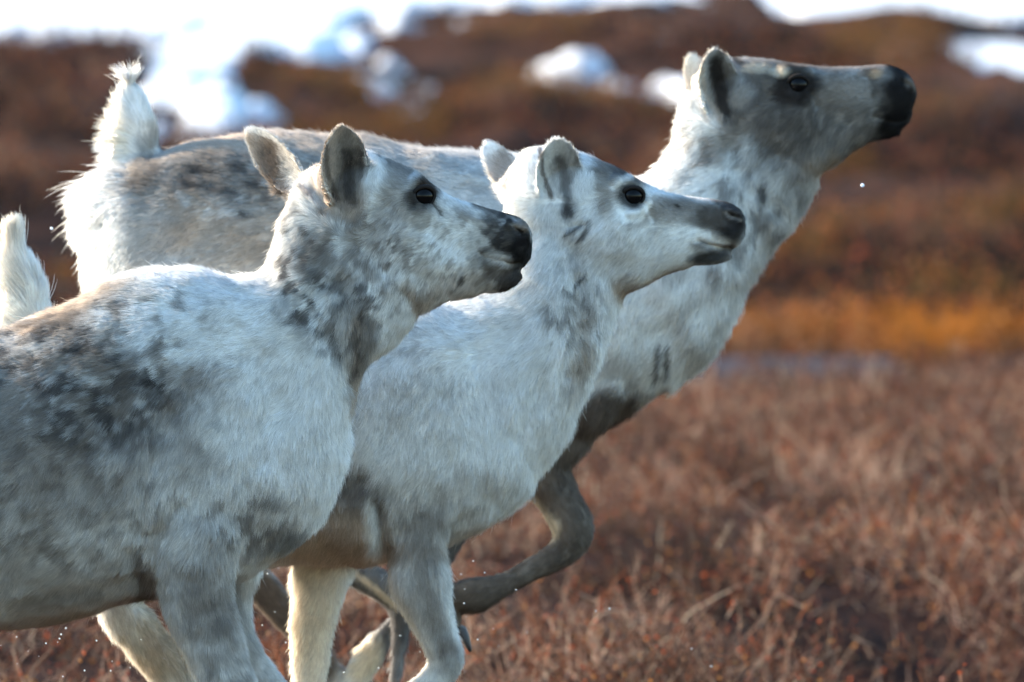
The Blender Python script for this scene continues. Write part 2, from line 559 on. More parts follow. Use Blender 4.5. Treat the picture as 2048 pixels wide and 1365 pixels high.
    def hoof(s, x, y, dx, dy, yoff, L=0.075, w=0.028):
        """two cloven toes pointing along (dx, dy) in the side plane"""
        c = at(x, y, s.Y); c[1] += yoff
        f = np.array([dx, 0, -dy], float); f /= np.linalg.norm(f)
        up = np.cross(np.array([0, 1.0, 0]), f)
        if up[2] < 0 and abs(f[2]) < 0.9: up = -up
        Vv = []; Ff = []
        for sd in (-1, 1):
            prof = [(-.35, .35, .5, .9), (-.1, .62, .62, 1.0), (.3, .50, .62, 1.0), (.7, .26, .5, .8), (1.0, .06, .2, .35)]
            b0 = len(Vv)
            for (t, h, hb, ww) in prof:
                for j in range(12):
                    a = 2 * math.pi * j / 12
                    zz = math.sin(a); zz = zz * h if zz > 0 else zz * 0.22
                    Vv.append(c + f * t * L + up * zz * L * .6 + np.array([0, 1, 0]) * (sd * w * .55 + math.cos(a) * w * .5 * ww - sd * (t > .8) * w * .2))
            for i in range(4):
                for j in range(12):
                    Ff.append((b0 + i * 12 + j, b0 + i * 12 + (j + 1) % 12, b0 + (i + 1) * 12 + (j + 1) % 12, b0 + (i + 1) * 12 + j))
            for q in (0, 4):
                for j in range(0, 12, 2):
                    pass
            Vv.append(c - f * .38 * L + np.array([0, sd * w * .55, 0])); k0 = len(Vv) - 1
            Vv.append(c + f * 1.03 * L + np.array([0, sd * w * .3, 0])); k1 = len(Vv) - 1
            for j in range(12):
                Ff.append((b0 + j, b0 + (j + 1) % 12, k0, k0)); Ff.append((b0 + 48 + j, b0 + 48 + (j + 1) % 12, k1, k1))
        F3 = []
        for q in Ff:
            F3.append((q[0], q[1], q[2]));
            if q[3] != q[2]: F3.append((q[0], q[2], q[3]))
        d = mesh_from('hoof', np.array(Vv), np.array(F3)); d.polygons.foreach_set('use_smooth', np.ones(len(d.polygons), bool))
        link('hoof', d, HOOF, s.root)


def hair_object(name, pts, rad, C, mat, parent=None, nor=None, root_tone=None):
    n, K, _ = pts.shape
    cu = bpy.data.hair_curves.new(name)
    cu.add_curves([K] * n)
    if 'position' not in cu.attributes: cu.attributes.new('position', 'FLOAT_VECTOR', 'POINT')
    cu.attributes['position'].data.foreach_set('vector', pts.astype(np.float32).ravel())
    r = cu.attributes.get('radius') or cu.attributes.new('radius', 'FLOAT', 'POINT')
    r.data.foreach_set('value', np.broadcast_to(rad, (n, K)).astype(np.float32).ravel())
    a = cu.attributes.new('hcol', 'FLOAT_COLOR', 'POINT')
    CC = np.ones((n, K, 4), np.float32); CC[:, :, :3] = C[:, None, :]
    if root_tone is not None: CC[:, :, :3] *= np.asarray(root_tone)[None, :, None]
    a.data.foreach_set('color', CC.ravel())
    if nor is not None:
        a = cu.attributes.new('hnor', 'FLOAT_VECTOR', 'CURVE')
        a.data.foreach_set('vector', nor.astype(np.float32).ravel())
    return link(name, cu, mat, parent)

# ------------------------------------------------------------------ the front reindeer
QUICK = 1.0


def front_deer():
    s = Deer(0.0); L = s.L; Y = 0.0
    s.foot = 200; s.tilt = 0.42; s.hairw = 0.00044
    L.loft([(-790, 740, -795, 860, .05), (-745, 690, -760, 980, .13), (-600, 658, -610, 1080, .17), (-400, 655, -390, 1160, .19),
            (-200, 664, -190, 1220, .20), (0, 660, 0, 1250, .205), (115, 622, 150, 1236, .20), (215, 566, 280, 1205, .185),
            (300, 540, 400, 1178, .17), (400, 541, 500, 1150, .155), (480, 560, 590, 1098, .135), (560, 620, 655, 1030, .11),
            (620, 700, 692, 940, .08), (665, 790, 700, 880, .03)], Y)
    L.loft([(250, 600, 600, 1060, .13), (380, 560, 690, 920, .12), (470, 552, 706, 840, .105), (524, 540, 722, 770, .09),
            (540, 506, 748, 725, .08), (553, 461, 788, 688, .073), (563, 423, 832, 645, .066), (600, 365, 850, 620, .062)], Y)
    L.loft([(628, 345, 640, 470, .03), (668, 308, 690, 540, .055), (735, 300, 770, 600, .066, 0, .05), (797, 326, 828, 627, .067, 0, .12),
            (838, 344, 872, 618, .065, 0, .22), (868, 370, 908, 607, .055, 0, .20), (912, 396, 944, 594, .046, 0, .05), (962, 411, 975, 583, .038),
            (1003, 423, 998, 572, .036), (1037, 434, 1030, 542, .036), (1056, 449, 1050, 532, .031), (1066, 470, 1063, 513, .014)], Y)
    L.limb([(940, 560, 24), (985, 558, 26), (1012, 553, 26), (1030, 545, 22), (1042, 540, 13)], Y, flat=1.1)
    L.limb([(1015, 452, 18, -.022), (1042, 462, 17, -.024), (1054, 474, 12, -.02)], Y)
    L.limb([(1015, 452, 18, .022), (1042, 462, 17, .024), (1054, 474, 12, .02)], Y)
    # fore leg near, fore leg far, hind legs
    L.limb([(350, 800, 70, -.06, .5), (400, 930, 105, -.085, .55), (395, 1040, 100, -.10, .65), (396, 1150, 76, -.10, .8), (412, 1225, 66, -.098), (440, 1300, 60, -.095),
            (472, 1372, 52, -.09), (505, 1450, 41, -.085), (528, 1505, 38, -.085), (528, 1580, 26, -.08, .9), (522, 1700, 22, -.08, .9), (524, 1765, 26, -.08), (548, 1815, 24, -.08), (560, 1835, 18, -.08)], Y)
    L.limb([(440, 960, 100, .07, .6), (470, 1080, 72, .085), (462, 1180, 52, .085), (462, 1260, 46, .085), (492, 1330, 43, .085), (535, 1390, 42, .085), (590, 1450, 38, .085),
            (610, 1490, 36, .085), (580, 1580, 24, .085), (530, 1690, 22, .085), (500, 1740, 26, .085), (470, 1780, 20, .085)], Y)
    for sd, J in ((-1, [(-590, 800, 120), (-540, 960, 125), (-560, 1120, 84), (-640, 1260, 50), (-690, 1350, 40), (-650, 1500, 27), (-610, 1680, 26), (-590, 1760, 28), (-560, 1825, 22)]),
                  (1, [(-620, 800, 120), (-640, 960, 115), (-700, 1120, 76), (-800, 1240, 46), (-850, 1320, 38), (-870, 1470, 26), (-900, 1620, 25), (-910, 1680, 25), (-880, 1720, 18)])):
        L.limb([(x, y, r, sd * .11, .75) for x, y, r in J], Y)
    L.limb([(-740, 720, 40), (-800, 640, 34), (-815, 560, 26), (-810, 520, 12)], Y)
    # ears: near one faces the camera, far one stands out behind the head
    L.ear((702, 428), (683, 248), 56, Y, -.040, -.085, 22, (.30, -1, .1))
    L.ear((606, 398), (488, 262), 48, Y, .040, .11, 20, (-.25, -.85, -.35))
    L.limb([(650, 380, 52, .02), (615, 392, 40, .035), (590, 385, 28, .045)], Y)
    s.fine = [(930, 470, 230), (690, 330, 120), (540, 340, 105), (820, 400, 120)]
    s.dents = [([(848, 393), (849, 395)], 30, .007), ([(872, 405), (888, 432)], 11, .003), ([(838, 362), (868, 372)], 20, -.006),
               ([(1034, 458), (1047, 466), (1056, 462)], 9, .009), ([(1060, 524), (1025, 527), (990, 518), (968, 508)], 8, .0035),
               ([(962, 500), (970, 520)], 12, .003), ([(1020, 480), (1040, 500), (1030, 515)], 22, -.003),
               ([(1020, 555), (1000, 560)], 22, -.003), ([(800, 560), (840, 590)], 40, -.004), ([(930, 430), (985, 450)], 14, -.002),
               ([(850, 450), (930, 500)], 30, .003),
               ([(345, 820), (300, 960), (290, 1060)], 34, .007), ([(560, 800), (500, 950), (520, 1080)], 40, .006), ([(100, 900), (90, 1100)], 30, .003), ([(180, 900), (175, 1100)], 30, .003), ([(30, 1212), (130, 1190), (275, 1160)], 30, .003), ([(275, 1110), (292, 1165), (318, 1200)], 34, .008),
               ([(300, 1090), (360, 1010)], 24, .006), ([(690, 560), (720, 650), (715, 760)], 34, .008), ([(640, 560), (620, 640)], 26, .005),
               ([(660, 660), (700, 760)], 30, .004)]
    G = s.guides.append
    for g in [(1050, 470, -1, 0.05, 5.5), (1010, 450, -1, 0, 7.5), (1040, 545, -0.8, 0.7, 9.1), (1000, 575, -0.7, 0.8, 14.3), (960, 520, -1, 0.45, 13),
              (940, 420, -1, -0.3, 10.4), (880, 400, -1, -0.4, 10.4), (820, 345, -1, -0.4, 11.7), (760, 320, -1, -0.3, 14.3), (848, 393, -1, 0.2, 7.5),
              (870, 480, -0.9, 0.45, 16.9), (800, 520, -0.6, 0.8, 23.4), (930, 580, -0.5, 0.9, 19.5), (860, 600, -0.4, 0.95, 26), (780, 430, -0.6, 0.8, 20.8),
              (740, 560, -0.4, 0.9, 28), (690, 520, -0.5, 0.85, 28), (620, 470, -0.8, 0.6, 28), (570, 470, -1, 0.3, 30), (550, 520, -1, 0.2, 26),
              (650, 640, -0.6, 0.9, 34), (720, 660, -0.2, 1, 34), (720, 760, -0.1, 1, 34), (600, 600, -0.9, 0.7, 30), (480, 560, -1, 0.25, 22),
              (350, 550, -1, 0.05, 26), (230, 570, -1, 0.1, 28), (120, 640, -1, 0.15, 24), (0, 680, -1, 0.15, 26), (600, 760, -0.7, 0.8, 32),
              (680, 900, -0.3, 1, 34), (640, 1040, -0.1, 1, 36), (560, 960, -0.35, 0.95, 32), (480, 800, -0.6, 0.8, 30), (400, 700, -0.7, 0.6, 28),
              (400, 950, -0.45, 0.95, 30), (300, 800, -0.6, 0.75, 28), (200, 720, -0.8, 0.5, 26), (100, 800, -0.8, 0.6, 26), (0, 800, -0.8, 0.6, 26),
              (200, 950, -0.65, 0.8, 30), (50, 1000, -0.7, 0.65, 30), (100, 1150, -0.75, 0.6, 32), (250, 1120, -0.5, 0.85, 34), (0, 1240, -0.8, 0.5, 26),
              (200, 1230, -0.5, 0.8, 26), (400, 1120, -0.3, 1, 32), (500, 1100, -0.1, 1, 34), (390, 1220, 0.15, 1, 22), (450, 1330, 0.3, 1, 20.8),
              (500, 1450, 0.2, 1, 14.3), (520, 1700, 0, 1, 11.7), (520, 1200, 0, 1, 20.8), (560, 1380, 0.3, 1, 15.6), (-300, 900, -0.8, 0.6, 28),
              (-600, 900, -0.7, 0.7, 26), (-620, 1300, -0.3, 1, 18.2), (-600, 1600, 0, 1, 11.7), (-815, 560, -0.7, -0.7, 60), (-790, 700, -1, -0.1, 50),
              (680, 270, -0.1, -1, 14), (650, 330, -0.3, -1, 12.5), (710, 300, 0.2, -1, 14), (735, 340, 0.3, -0.9, 17), (695, 380, 0, -1, 12.5),
              (700, 430, 0.2, -0.6, 16.9), (660, 420, -0.3, -0.3, 18.2),
              (495, 275, -0.6, -0.8, 11.7), (530, 330, -0.5, -0.7, 11.7), (560, 390, -0.6, 0.1, 18.2), (545, 290, -0.3, -0.8, 13), (590, 310, -0.5, -0.7, 18.2)]:
        G(g)
    b, st, mo = s.blob, s.streak, s.mottle
    s.base = W
    # dark weathered back and flank
    b(40, 800, 300, 130, MID, .85, -12, .9, .5, nscale=.05)
    b(20, 830, 290, 130, GREY, .68, 8, 1.0, .5, nscale=.06)
    b(170, 770, 165, 90, GREY * .8, .85, 20, 1.0, .5, nscale=.035)
    b(60, 830, 200, 60, DARK + .06, .6, 5, 1.5, .5, nscale=.03)
    b(-380, 880, 560, 240, MID, .8, 0, .8, .5, nscale=.05)
    b(40, 1000, 260, 160, MID, .3, 0, .8, .8, nscale=.06)
    b(150, 1150, 280, 90, MID, .42, 0, .8, .7, nscale=.05)  # underside shade painted into the belly colour
    b(100, 640, 130, 24, TAN + .12, .75, -28, 1.0, .6, nscale=.03)
    b(150, 605, 110, 30, TAN + .05, .55, -30, .9, .6, nscale=.03)
    b(230, 590, 90, 30, MID, .5, 0, .9, .6, nscale=.03)
    b(30, 690, 120, 18, PALE, .6, 0, 1.2, .6, nscale=.02)
    mo(150, 760, 260, 160, DARK + .05, .8, .028, .50, 61)
    mo(200, 780, 230, 150, W * .7, .5, .012, .60, 77)
    mo(60, 760, 300, 130, W * .7, .4, .012, .61, 71)
    mo(300, 690, 150, 160, GREY, .6, .016, .56, 81)
    mo(470, 740, 110, 120, MID, .28, .012, .56, 83)
    mo(560, 900, 120, 160, PALE, .12, .030, .52, 85)
    mo(420, 960, 220, 240, PALE, .15, .035, .50, 87)
    mo(120, 1000, 280, 160, GREY, .5, .014, .52, 89)
    mo(420, 1020, 240, 110, MID, .2, .010, .54, 90)
    mo(450, 680, 180, 110, MID, .18, .009, .55, 92)
    for (x, y, r) in ((105, 855, 12), (145, 860, 12), (240, 845, 12), (285, 800, 13), (205, 760, 20), (90, 745, 18), (20, 745, 14), (290, 655, 16), (350, 640, 14)):
        b(x, y, r * .8, r * .8, W * .8, .4, 0, 1.6, .5, nscale=.01)
    for pts in ([(300, 760), (332, 770)], [(135, 700), (190, 700)]):
        st(pts, 6, DARK, .75, 1.4, .6, nscale=.01)
    # chest and brisket smoke
    b(490, 1050, 80, 50, MID, .4, 0, 1.0, .6, nscale=.03)
    mo(500, 1040, 110, 80, GREY, .7, .022, .50, 91)
    b(585, 1075, 40, 22, DARK + .08, .7, -25, .9, .5)
    b(600, 1100, 60, 12, TAN, .55, -8, .5, .6)
    b(350, 1060, 70, 45, MID, .2, 0, 1.0, .6)
    # axilla and belly fold, crease shade painted in brown and grey
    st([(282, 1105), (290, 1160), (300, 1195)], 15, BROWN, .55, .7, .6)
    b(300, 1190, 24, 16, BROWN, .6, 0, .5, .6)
    st([(40, 1212), (120, 1193), (200, 1180)], 14, GREY, .4, .9, .7)
    st([(100, 1235), (240, 1215)], 10, TAN, .5, .6, .7)
    b(60, 1225, 80, 16, W, .5, -5, .8, .6)
    # foreleg
    b(420, 1190, 75, 95, MID, .70, 15, .9, .6, nscale=.02)
    b(445, 1260, 52, 120, GREY * 1.3, .5, -22, 1.0, .6, nscale=.02)
    mo(440, 1260, 90, 150, DARK + .08, .32, .016, .50, 93)
    st([(340, 1200), (355, 1260), (395, 1330)], 14, PALE, .7, .7, .6)
    st([(470, 1150), (475, 1210), (510, 1300)], 9, DARK + .05, .6, .9, .6)
    b(530, 1170, 40, 25, TAN, .6, -20, .6, .6)
    st([(500, 1180), (500, 1260), (560, 1380)], 28, PALE, .6, .5, .6, side=0)
    b(540, 1600, 120, 180, GREY, .8, 0, .6, .6)
    b(-620, 1500, 160, 330, GREY, .75, 0, .6, .6)
    # neck
    st([(620, 470), (600, 560), (610, 640)], 42, MID, .45, 1.2, .7, nscale=.025)
    mo(620, 540, 85, 150, DARK + .03, .78, .014, .535, 95)
    mo(655, 590, 62, 130, DARK + .04, .68, .016, .51, 97)
    mo(600, 600, 80, 90, W, .8, .012, .58, 99)
    st([(655, 505), (700, 560), (690, 680), (712, 780)], 26, MID * .9, .6, 1.2, .7, nscale=.02)
    st([(712, 640), (715, 740), (700, 810)], 15, TAN * .9, .6, .9, .7, nscale=.02)
    st([(735, 600), (745, 660), (725, 720)], 16, GREY, .75, 1.3, .7, nscale=.014)
    mo(720, 640, 70, 130, DARK + .02, .65, .014, .52, 101)
    st([(820, 560), (835, 590), (838, 620)], 10, TAN, .55, .8, .6)
    b(640, 500, 30, 40, GREY, .6, 0, 1.2, .6, nscale=.015)
    st([(645, 430), (665, 440), (700, 455)], 7, DARK, .7, 1.0, .6)
    b(712, 435, 22, 28, GREY * .9, .75, 0, .9, .6)
    st([(700, 455), (720, 500), (745, 540)], 15, MID * .85, .7, 1.0, .7)
    # head
    b(805, 360, 50, 48, GREY * 1.2, .72, 0, .9, .7, nscale=.014)
    st([(775, 320), (840, 350), (880, 388)], 12, GREY, .6, .8, .6)
    b(905, 440, 60, 22, MID * .8, .45, 25, 1.1, .7, nscale=.012)
    b(790, 455, 70, 60, MID * .9, .45, 0, 1.3, .7, nscale=.012)
    b(760, 420, 35, 60, MID, .40, 0, 1.0, .7)
    b(800, 470, 40, 70, PALE, .6, 0, .9, .7)
    b(930, 425, 45, 16, MID, .5, 22, .8, .7)
    b(752, 360, 22, 62, W, .9, 12, .7, .6)
    b(835, 358, 12, 8, W, .6, -20, .5, .6)
    st([(744, 302), (765, 318)], 6, DARK + .03, .8, .7, .6)
    b(849, 393, 33, 34, DARK * .7, .95, 20, .4, .45)
    b(852, 376, 20, 9, BROWN * .5, .8, 35, .3, .5)
    b(826, 372, 16, 7, PALE, .55, -35, .4, .6)
    st([(870, 410), (888, 430)], 4.5, DARK, .85, .4, .5)
    b(895, 470, 50, 30, W, .5, 20, .7, .7)
    b(905, 415, 25, 14, W, .5, 25, .7, .7)
    st([(960, 411), (1000, 423), (1035, 432)], 10, BROWN * .6, .85, .7, .5)
    b(1005, 490, 56, 66, MID * .8, .6, 10, 1.0, .6)
    b(1024, 476, 40, 44, DARK * .6, .95, 18, 1.1, .45, nscale=.012)
    b(990, 447, 22, 26, DARK + .05, .8, 20, 1.2, .5, nscale=.012)
    b(1048, 500, 26, 34, BLACK, .95, 0, .3, .4)
    b(1032, 556, 30, 28, DARK * .5, .93, -20, .9, .45, nscale=.012)
    b(1008, 548, 38, 24, DARK + .03, .8, 10, 1.2, .5, nscale=.012)
    b(1002, 512, 20, 8, PALE, .6, 10, .8, .6)
    b(1046, 455, 17, 10, GREY * 1.3, .9, 20, .2, .4)
    b(1044, 463, 9, 5, BLACK, .9, 25, .2, .4)
    st([(965, 505), (975, 525), (990, 535)], 7, DARK, .6, 1.0, .6)
    b(930, 560, 70, 26, TAN, .40, -10, .9, .7)
    b(855, 590, 22, 24, TAN * .8, .6, 0, .9, .6)
    b(930, 552, 7, 10, DARK, .8, 20, .6, .5)
    b(915, 570, 10, 6, DARK, .5, 0, .8, .5)
    b(855, 520, 80, 35, W, .4, -15, .8, .7)
    mo(880, 500, 150, 110, MID * .8, .5, .009, .52, 103)
    mo(760, 520, 110, 120, GREY, .5, .010, .54, 105)
    # ears
    b(688, 340, 62, 108, TAN + .20, .8, 8, .35, .3)
    b(706, 350, 36, 66, MID * .9, .85, 12, .6, .4, side=1)
    b(690, 300, 18, 40, MID, .8, 15, .6, .5, side=1)
    b(700, 355, 18, 56, GREY * .8, .8, 14, .8, .6, side=1, nscale=.012)
    st([(690, 315), (697, 370), (704, 410)], 11, DARK + .02, .65, .8, .5, side=1, nscale=.01)
    b(724, 335, 12, 30, DARK + .04, .7, 12, .7, .5, side=1)
    st([(648, 290), (655, 360), (680, 410)], 6, BROWN, .6, .7, .6)
    b(745, 345, 16, 50, W, .8, 10, .5, .5)
    b(536, 345, 50, 90, TAN + .04, .7, -28, .4, .35)
    b(552, 340, 26, 60, BROWN + .03, .85, -22, .7, .5)
    b(555, 290, 40, 12, GREY, .6, 22, .6, .5)
    st([(490, 262), (530, 270), (590, 300)], 6, W, .8, .4, .5)
    b(590, 340, 24, 50, PALE, .8, -10, .6, .5)
    st([(490, 290), (525, 370), (555, 412)], 7, W, .6, .5, .6)
    s.hide_weight = lambda px, py: 1.3 * (1 - sstep(200, 330, np.hypot(px - 850, py - 450)))
    s.lift = lambda px, py: 1 - .45 * (1 - sstep(120, 260, np.hypot(px - 920, py - 480)))
    s.bare = [(849, 393, 19, 1.0)]
    s.build('reindeer', 'frontmost young reindeer with dark weathered grey back, brown inner ears and black nose', int(680000 * QUICK), 0.0036, 11)
    s.eye(847, 393, .0165, sink=.45)
    s.eye(847, 393, .0165, side=1, sink=.45)
    s.hoof(578, 1838, 1, .1, -.08); s.hoof(452, 1805, -.4, 1, .085); s.hoof(-535, 1838, 1, .1, -.11); s.hoof(-858, 1745, .6, 1, .11)
    return s


def middle_deer():
    Y = 0.60
    s = Deer(Y); L = s.L
    s.foot = 500; s.tilt = 0.1; s.hairw = 0.00052
    L.loft([(-15, 790, -20, 900, .05), (12, 720, 20, 1000, .12), (70, 672, 90, 1080, .16), (200, 642, 230, 1108, .18), (400, 618, 420, 1135, .19),
            (600, 604, 600, 1132, .19), (750, 592, 720, 1128, .18), (850, 590, 830, 1110, .165), (930, 602, 920, 1082, .14), (1000, 650, 1000, 1035, .11),
            (1060, 740, 1052, 990, .08), (1095, 820, 1085, 930, .04)], Y)
    L.loft([(800, 600, 1030, 990, .12), (900, 592, 1107, 918, .11), (980, 562, 1158, 815, .10), (1012, 520, 1192, 735, .09), (1022, 470, 1218, 670, .08),
            (1020, 425, 1248, 608, .068), (1025, 370, 1260, 590, .06)], Y)
    L.loft([(1020, 345, 1035, 470, .035), (1052, 300, 1080, 540, .058), (1110, 293, 1150, 585, .066, 0, .05), (1180, 314, 1218, 600, .068, 0, .12), (1248, 341, 1268, 586, .066, 0, .22),
            (1292, 366, 1305, 572, .055, 0, .2), (1340, 385, 1345, 549, .045, 0, .05), (1390, 393, 1385, 535, .038), (1430, 398, 1425, 515, .036), (1460, 405, 1457, 502, .034),
            (1482, 419, 1479, 492, .029), (1493, 440, 1491, 472, .013)], Y)
    L.limb([(1370, 512, 20), (1410, 512, 20), (1442, 509, 18), (1464, 504, 12)], Y, flat=1.1)
    L.limb([(1445, 425, 16, -.02), (1468, 433, 16, -.024), (1480, 445, 11, -.02)], Y)
    L.limb([(1445, 425, 16, .02), (1468, 433, 16, .024), (1480, 445, 11, .02)], Y)
    L.limb([(820, 760, 70, -.05, .5), (850, 880, 95, -.075, .6), (845, 1000, 78, -.085, .7), (839, 1070, 58, -.085), (842, 1150, 56, -.085), (860, 1220, 49, -.085), (882, 1275, 41, -.085),
            (892, 1312, 38, -.085), (868, 1350, 32, -.085), (815, 1388, 25, -.085, .9), (745, 1440, 22, -.085, .9), (670, 1490, 24, -.085), (635, 1525, 20, -.085)], Y)
    L.limb([(690, 960, 90, .06, .6), (660, 1060, 72, .08), (645, 1130, 60, .08), (634, 1180, 54, .08), (626, 1240, 47, .08), (620, 1300, 42, .08), (616, 1370, 37, .08), (612, 1470, 24, .08, .9), (608, 1620, 22, .08, .9),
            (610, 1680, 25, .08), (632, 1728, 22, .08)], Y)
    L.limb([(150, 850, 120, -.09, .7), (260, 980, 95, -.10, .7), (275, 1090, 70, -.10), (240, 1190, 50, -.10), (285, 1255, 46, -.10), (345, 1330, 42, -.10), (430, 1440, 27, -.10), (520, 1580, 25, -.10), (560, 1650, 26, -.1), (590, 1700, 20, -.1)], Y)
    L.limb([(120, 850, 110, .09, .7), (60, 1020, 86, .10, .7), (0, 1130, 55, .10), (-90, 1240, 38, .10), (-110, 1400, 25, .10), (-150, 1560, 24, .10), (-180, 1600, 18, .1)], Y)
    # tail
    L.limb([(58, 700, 58), (56, 630, 52), (48, 560, 43), (33, 503, 27), (21, 460, 9)], Y)
    L.ear((1128, 420), (1110, 275), 54, Y, -.040, -.085, 22, (.30, -1, .1))
    L.ear((1052, 400), (970, 285), 36, Y, .045, .11, 16, (.35, -1, -.1))
    L.limb([(1090, 370, 50, .03), (1050, 375, 44, .045), (1022, 355, 32, .055)], Y)
    s.fine = [(1370, 450, 200), (1128, 340, 105), (1000, 340, 85), (1250, 390, 110)]
    s.dents = [([(1265, 392), (1266, 394)], 30, .007), ([(1240, 362), (1290, 362)], 18, -.007), ([(1262, 428), (1282, 424), (1300, 405)], 10, -.004),
               ([(1296, 410), (1312, 440)], 12, .004), ([(1460, 428), (1471, 434), (1480, 432)], 9, .009),
               ([(1480, 500), (1450, 500), (1420, 492), (1398, 482)], 9, .005), ([(1440, 460), (1470, 470)], 22, -.003), ([(1225, 575), (1265, 560)], 40, -.004),
               ([(1160, 560), (1180, 640), (1150, 740)], 34, .007), ([(690, 990), (730, 960)], 26, .006), ([(760, 1010), (770, 1090)], 22, .012), ([(1035, 870), (1090, 780)], 30, .005),
               ([(900, 1060), (990, 1000)], 30, .006), ([(1140, 450), (1170, 445)], 10, .005)]
    for g in [(1480, 450, -1, 0.05, 5.5), (1440, 430, -1, 0, 6.5), (1450, 515, -0.8, 0.6, 7.5), (1390, 500, -1, 0.4, 10.4), (1340, 410, -1, -0.2, 9.1), (1265, 393, -1, 0.2, 6.5), (1230, 340, -1, -0.2, 11.7),
              (1180, 320, -1, -0.1, 15.6), (1300, 500, -0.7, 0.7, 15.6), (1220, 500, -0.5, 0.9, 23.4), (1200, 430, -0.7, 0.6, 20.8), (1160, 560, -0.3, 1, 28), (1100, 560, -0.5, 0.9, 30), (1050, 480, -0.9, 0.6, 32),
              (1025, 500, -1, 0.4, 34), (1180, 680, -0.1, 1, 34), (1140, 800, -0.2, 1, 34), (1060, 680, -0.6, 0.9, 32), (1000, 640, -0.9, 0.5, 28), (900, 610, -1, 0.2, 28), (750, 600, -1, 0.1, 28),
              (1060, 920, -0.2, 1, 32), (960, 880, -0.4, 1, 32), (850, 800, -0.4, 1, 30), (760, 900, -0.3, 1, 30), (960, 1060, -0.3, 1, 28), (700, 1000, -0.4, 1, 28), (740, 1060, 0, 1, 40),
              (650, 1100, -0.3, 1, 26), (845, 1080, 0, 1, 23.4), (860, 1220, 0.2, 1, 16.9), (890, 1310, 0, 1, 11.7), (800, 1400, -1, 0.6, 10.4), (630, 1200, -0.1, 1, 20.8), (620, 1350, 0, 1, 15.6), (610, 1600, 0, 1, 10.4),
              (300, 900, -0.8, 0.6, 28), (80, 900, -0.5, 1, 36), (280, 1240, 0.3, 1, 22), (340, 1330, 0.4, 1, 20.8), (450, 1480, 0.4, 1, 11.7), (-60, 1300, -0.3, 1, 15.6),
              (60, 660, -0.6, -0.5, 55), (50, 590, -0.5, -0.9, 66), (30, 520, -0.2, -1, 66), (22, 470, -.05, -1, 52), (85, 600, 0.35, -1, 46), (95, 660, 0.2, -1, 36), (0, 600, -1, -0.6, 74), (0, 700, -1, -0.2, 60),
              (1108, 290, -0.1, -1, 11.7), (1085, 330, -0.3, -1, 10.4), (1150, 310, 0.3, -1, 13), (1125, 380, 0, -1, 10.4), (1165, 370, 0.3, -0.8, 18.2), (1120, 425, -0.1, 0.6, 13),
              (975, 290, -0.5, -0.8, 10.4), (985, 350, -0.6, -0.3, 13), (1015, 395, -0.8, 0.2, 20.8), (1030, 310, -0.3, -0.9, 15.6)]:
        s.guides.append(g)
    b, st, mo = s.blob, s.streak, s.mottle
    b(820, 760, 120, 110, PALE, .35, 0, .8, .8, nscale=.05)
    mo(810, 740, 140, 120, MID, .42, .012, .54, 201)
    mo(900, 990, 170, 90, MID, .3, .020, .52, 203)
    mo(1040, 600, 110, 80, MID, .22, .018, .57, 205)
    b(880, 1020, 70, 40, MID, .3, 0, 1, .7)
    st([(1150, 470), (1160, 560), (1180, 600), (1165, 720), (1140, 780)], 16, MID, .35, 1.2, .7)
    st([(1165, 620), (1165, 700), (1150, 760)], 18, TAN * .8, .45, 1.2, .7)
    mo(1150, 640, 70, 140, GREY, .6, .018, .55, 207)
    for p in ([(1135, 462), (1152, 458), (1170, 446)], [(1165, 475), (1180, 455), (1183, 435)], [(1150, 565), (1165, 550), (1170, 545)], [(1125, 575), (1140, 580)]):
        st(p, 4.5, DARK, .75, .8, .6)
    b(1255, 570, 30, 30, TAN, .6, 0, .8, .7)
    st([(1230, 560), (1260, 585), (1330, 555), (1400, 538)], 10, TAN, .6, .6, .7)
    # brown arm pit, tan underside
    b(690, 985, 95, 45, GREY, .85, 5, .9, .5, nscale=.03)
    b(700, 960, 70, 25, BROWN + .06, .5, 0, 1, .6)
    b(660, 1060, 90, 50, TAN + .12, .8, 0, .6, .6)
    b(700, 1100, 140, 30, TAN + .05, .8, 0, .6, .6)
    st([(742, 1000), (745, 1060), (750, 1100)], 14, W, .8, .8, .5)
    b(760, 1010, 14, 60, GREY * 1.2, .6, 0, .8, .6)
    b(960, 1070, 90, 26, TAN + .15, .5, -22, .8, .7)
    b(855, 1060, 45, 55, GREY, .6, 0, 1.1, .6, nscale=.02)
    st([(860, 1090), (845, 1160), (870, 1230), (890, 1290)], 19, GREY * 1.1, .65, 1.0, .7, nscale=.02)
    b(850, 1150, 55, 110, MID, .5, -10, .6, .7)
    b(900, 1312, 30, 36, GREY, .6, 0, .6, .6)
    b(810, 1380, 60, 20, PALE, .7, 0, .5, .6)
    b(625, 1250, 60, 150, CREAM, .75, 0, .4, .6)
    b(320, 1290, 100, 100, CREAM * .8, .8, 40, .5, .6)
    b(350, 1290, 60, 60, TAN, .6, 40, .6, .6)
    b(450, 1500, 170, 120, GREY, .8, 0, .5, .5)
    b(-100, 1400, 120, 260, GREY, .7, 0, .5, .5)
    b(400, 800, 360, 160, PALE, .7, 0, .6, .6)
    b(40, 560, 90, 150, CREAM + .02, .55, 0, .6, .6)
    st([(60, 500), (85, 600)], 16, W, .6, .6, .6)
    # face
    b(1235, 350, 50, 18, GREY, .75, 18, .8, .6)
    b(1212, 360, 22, 44, GREY * 1.1, .6, -10, .9, .6)
    b(1225, 390, 20, 30, MID, .6, 0, .6, .6)
    b(1266, 352, 34, 13, DARK + .03, .85, 22, .6, .5)
    b(1330, 420, 44, 26, MID, .6, 10, .8, .7)
    b(1320, 435, 20, 30, MID * .85, .7, 0, .7, .7)
    b(1395, 422, 64, 26, GREY, .7, 8, .8, .7)
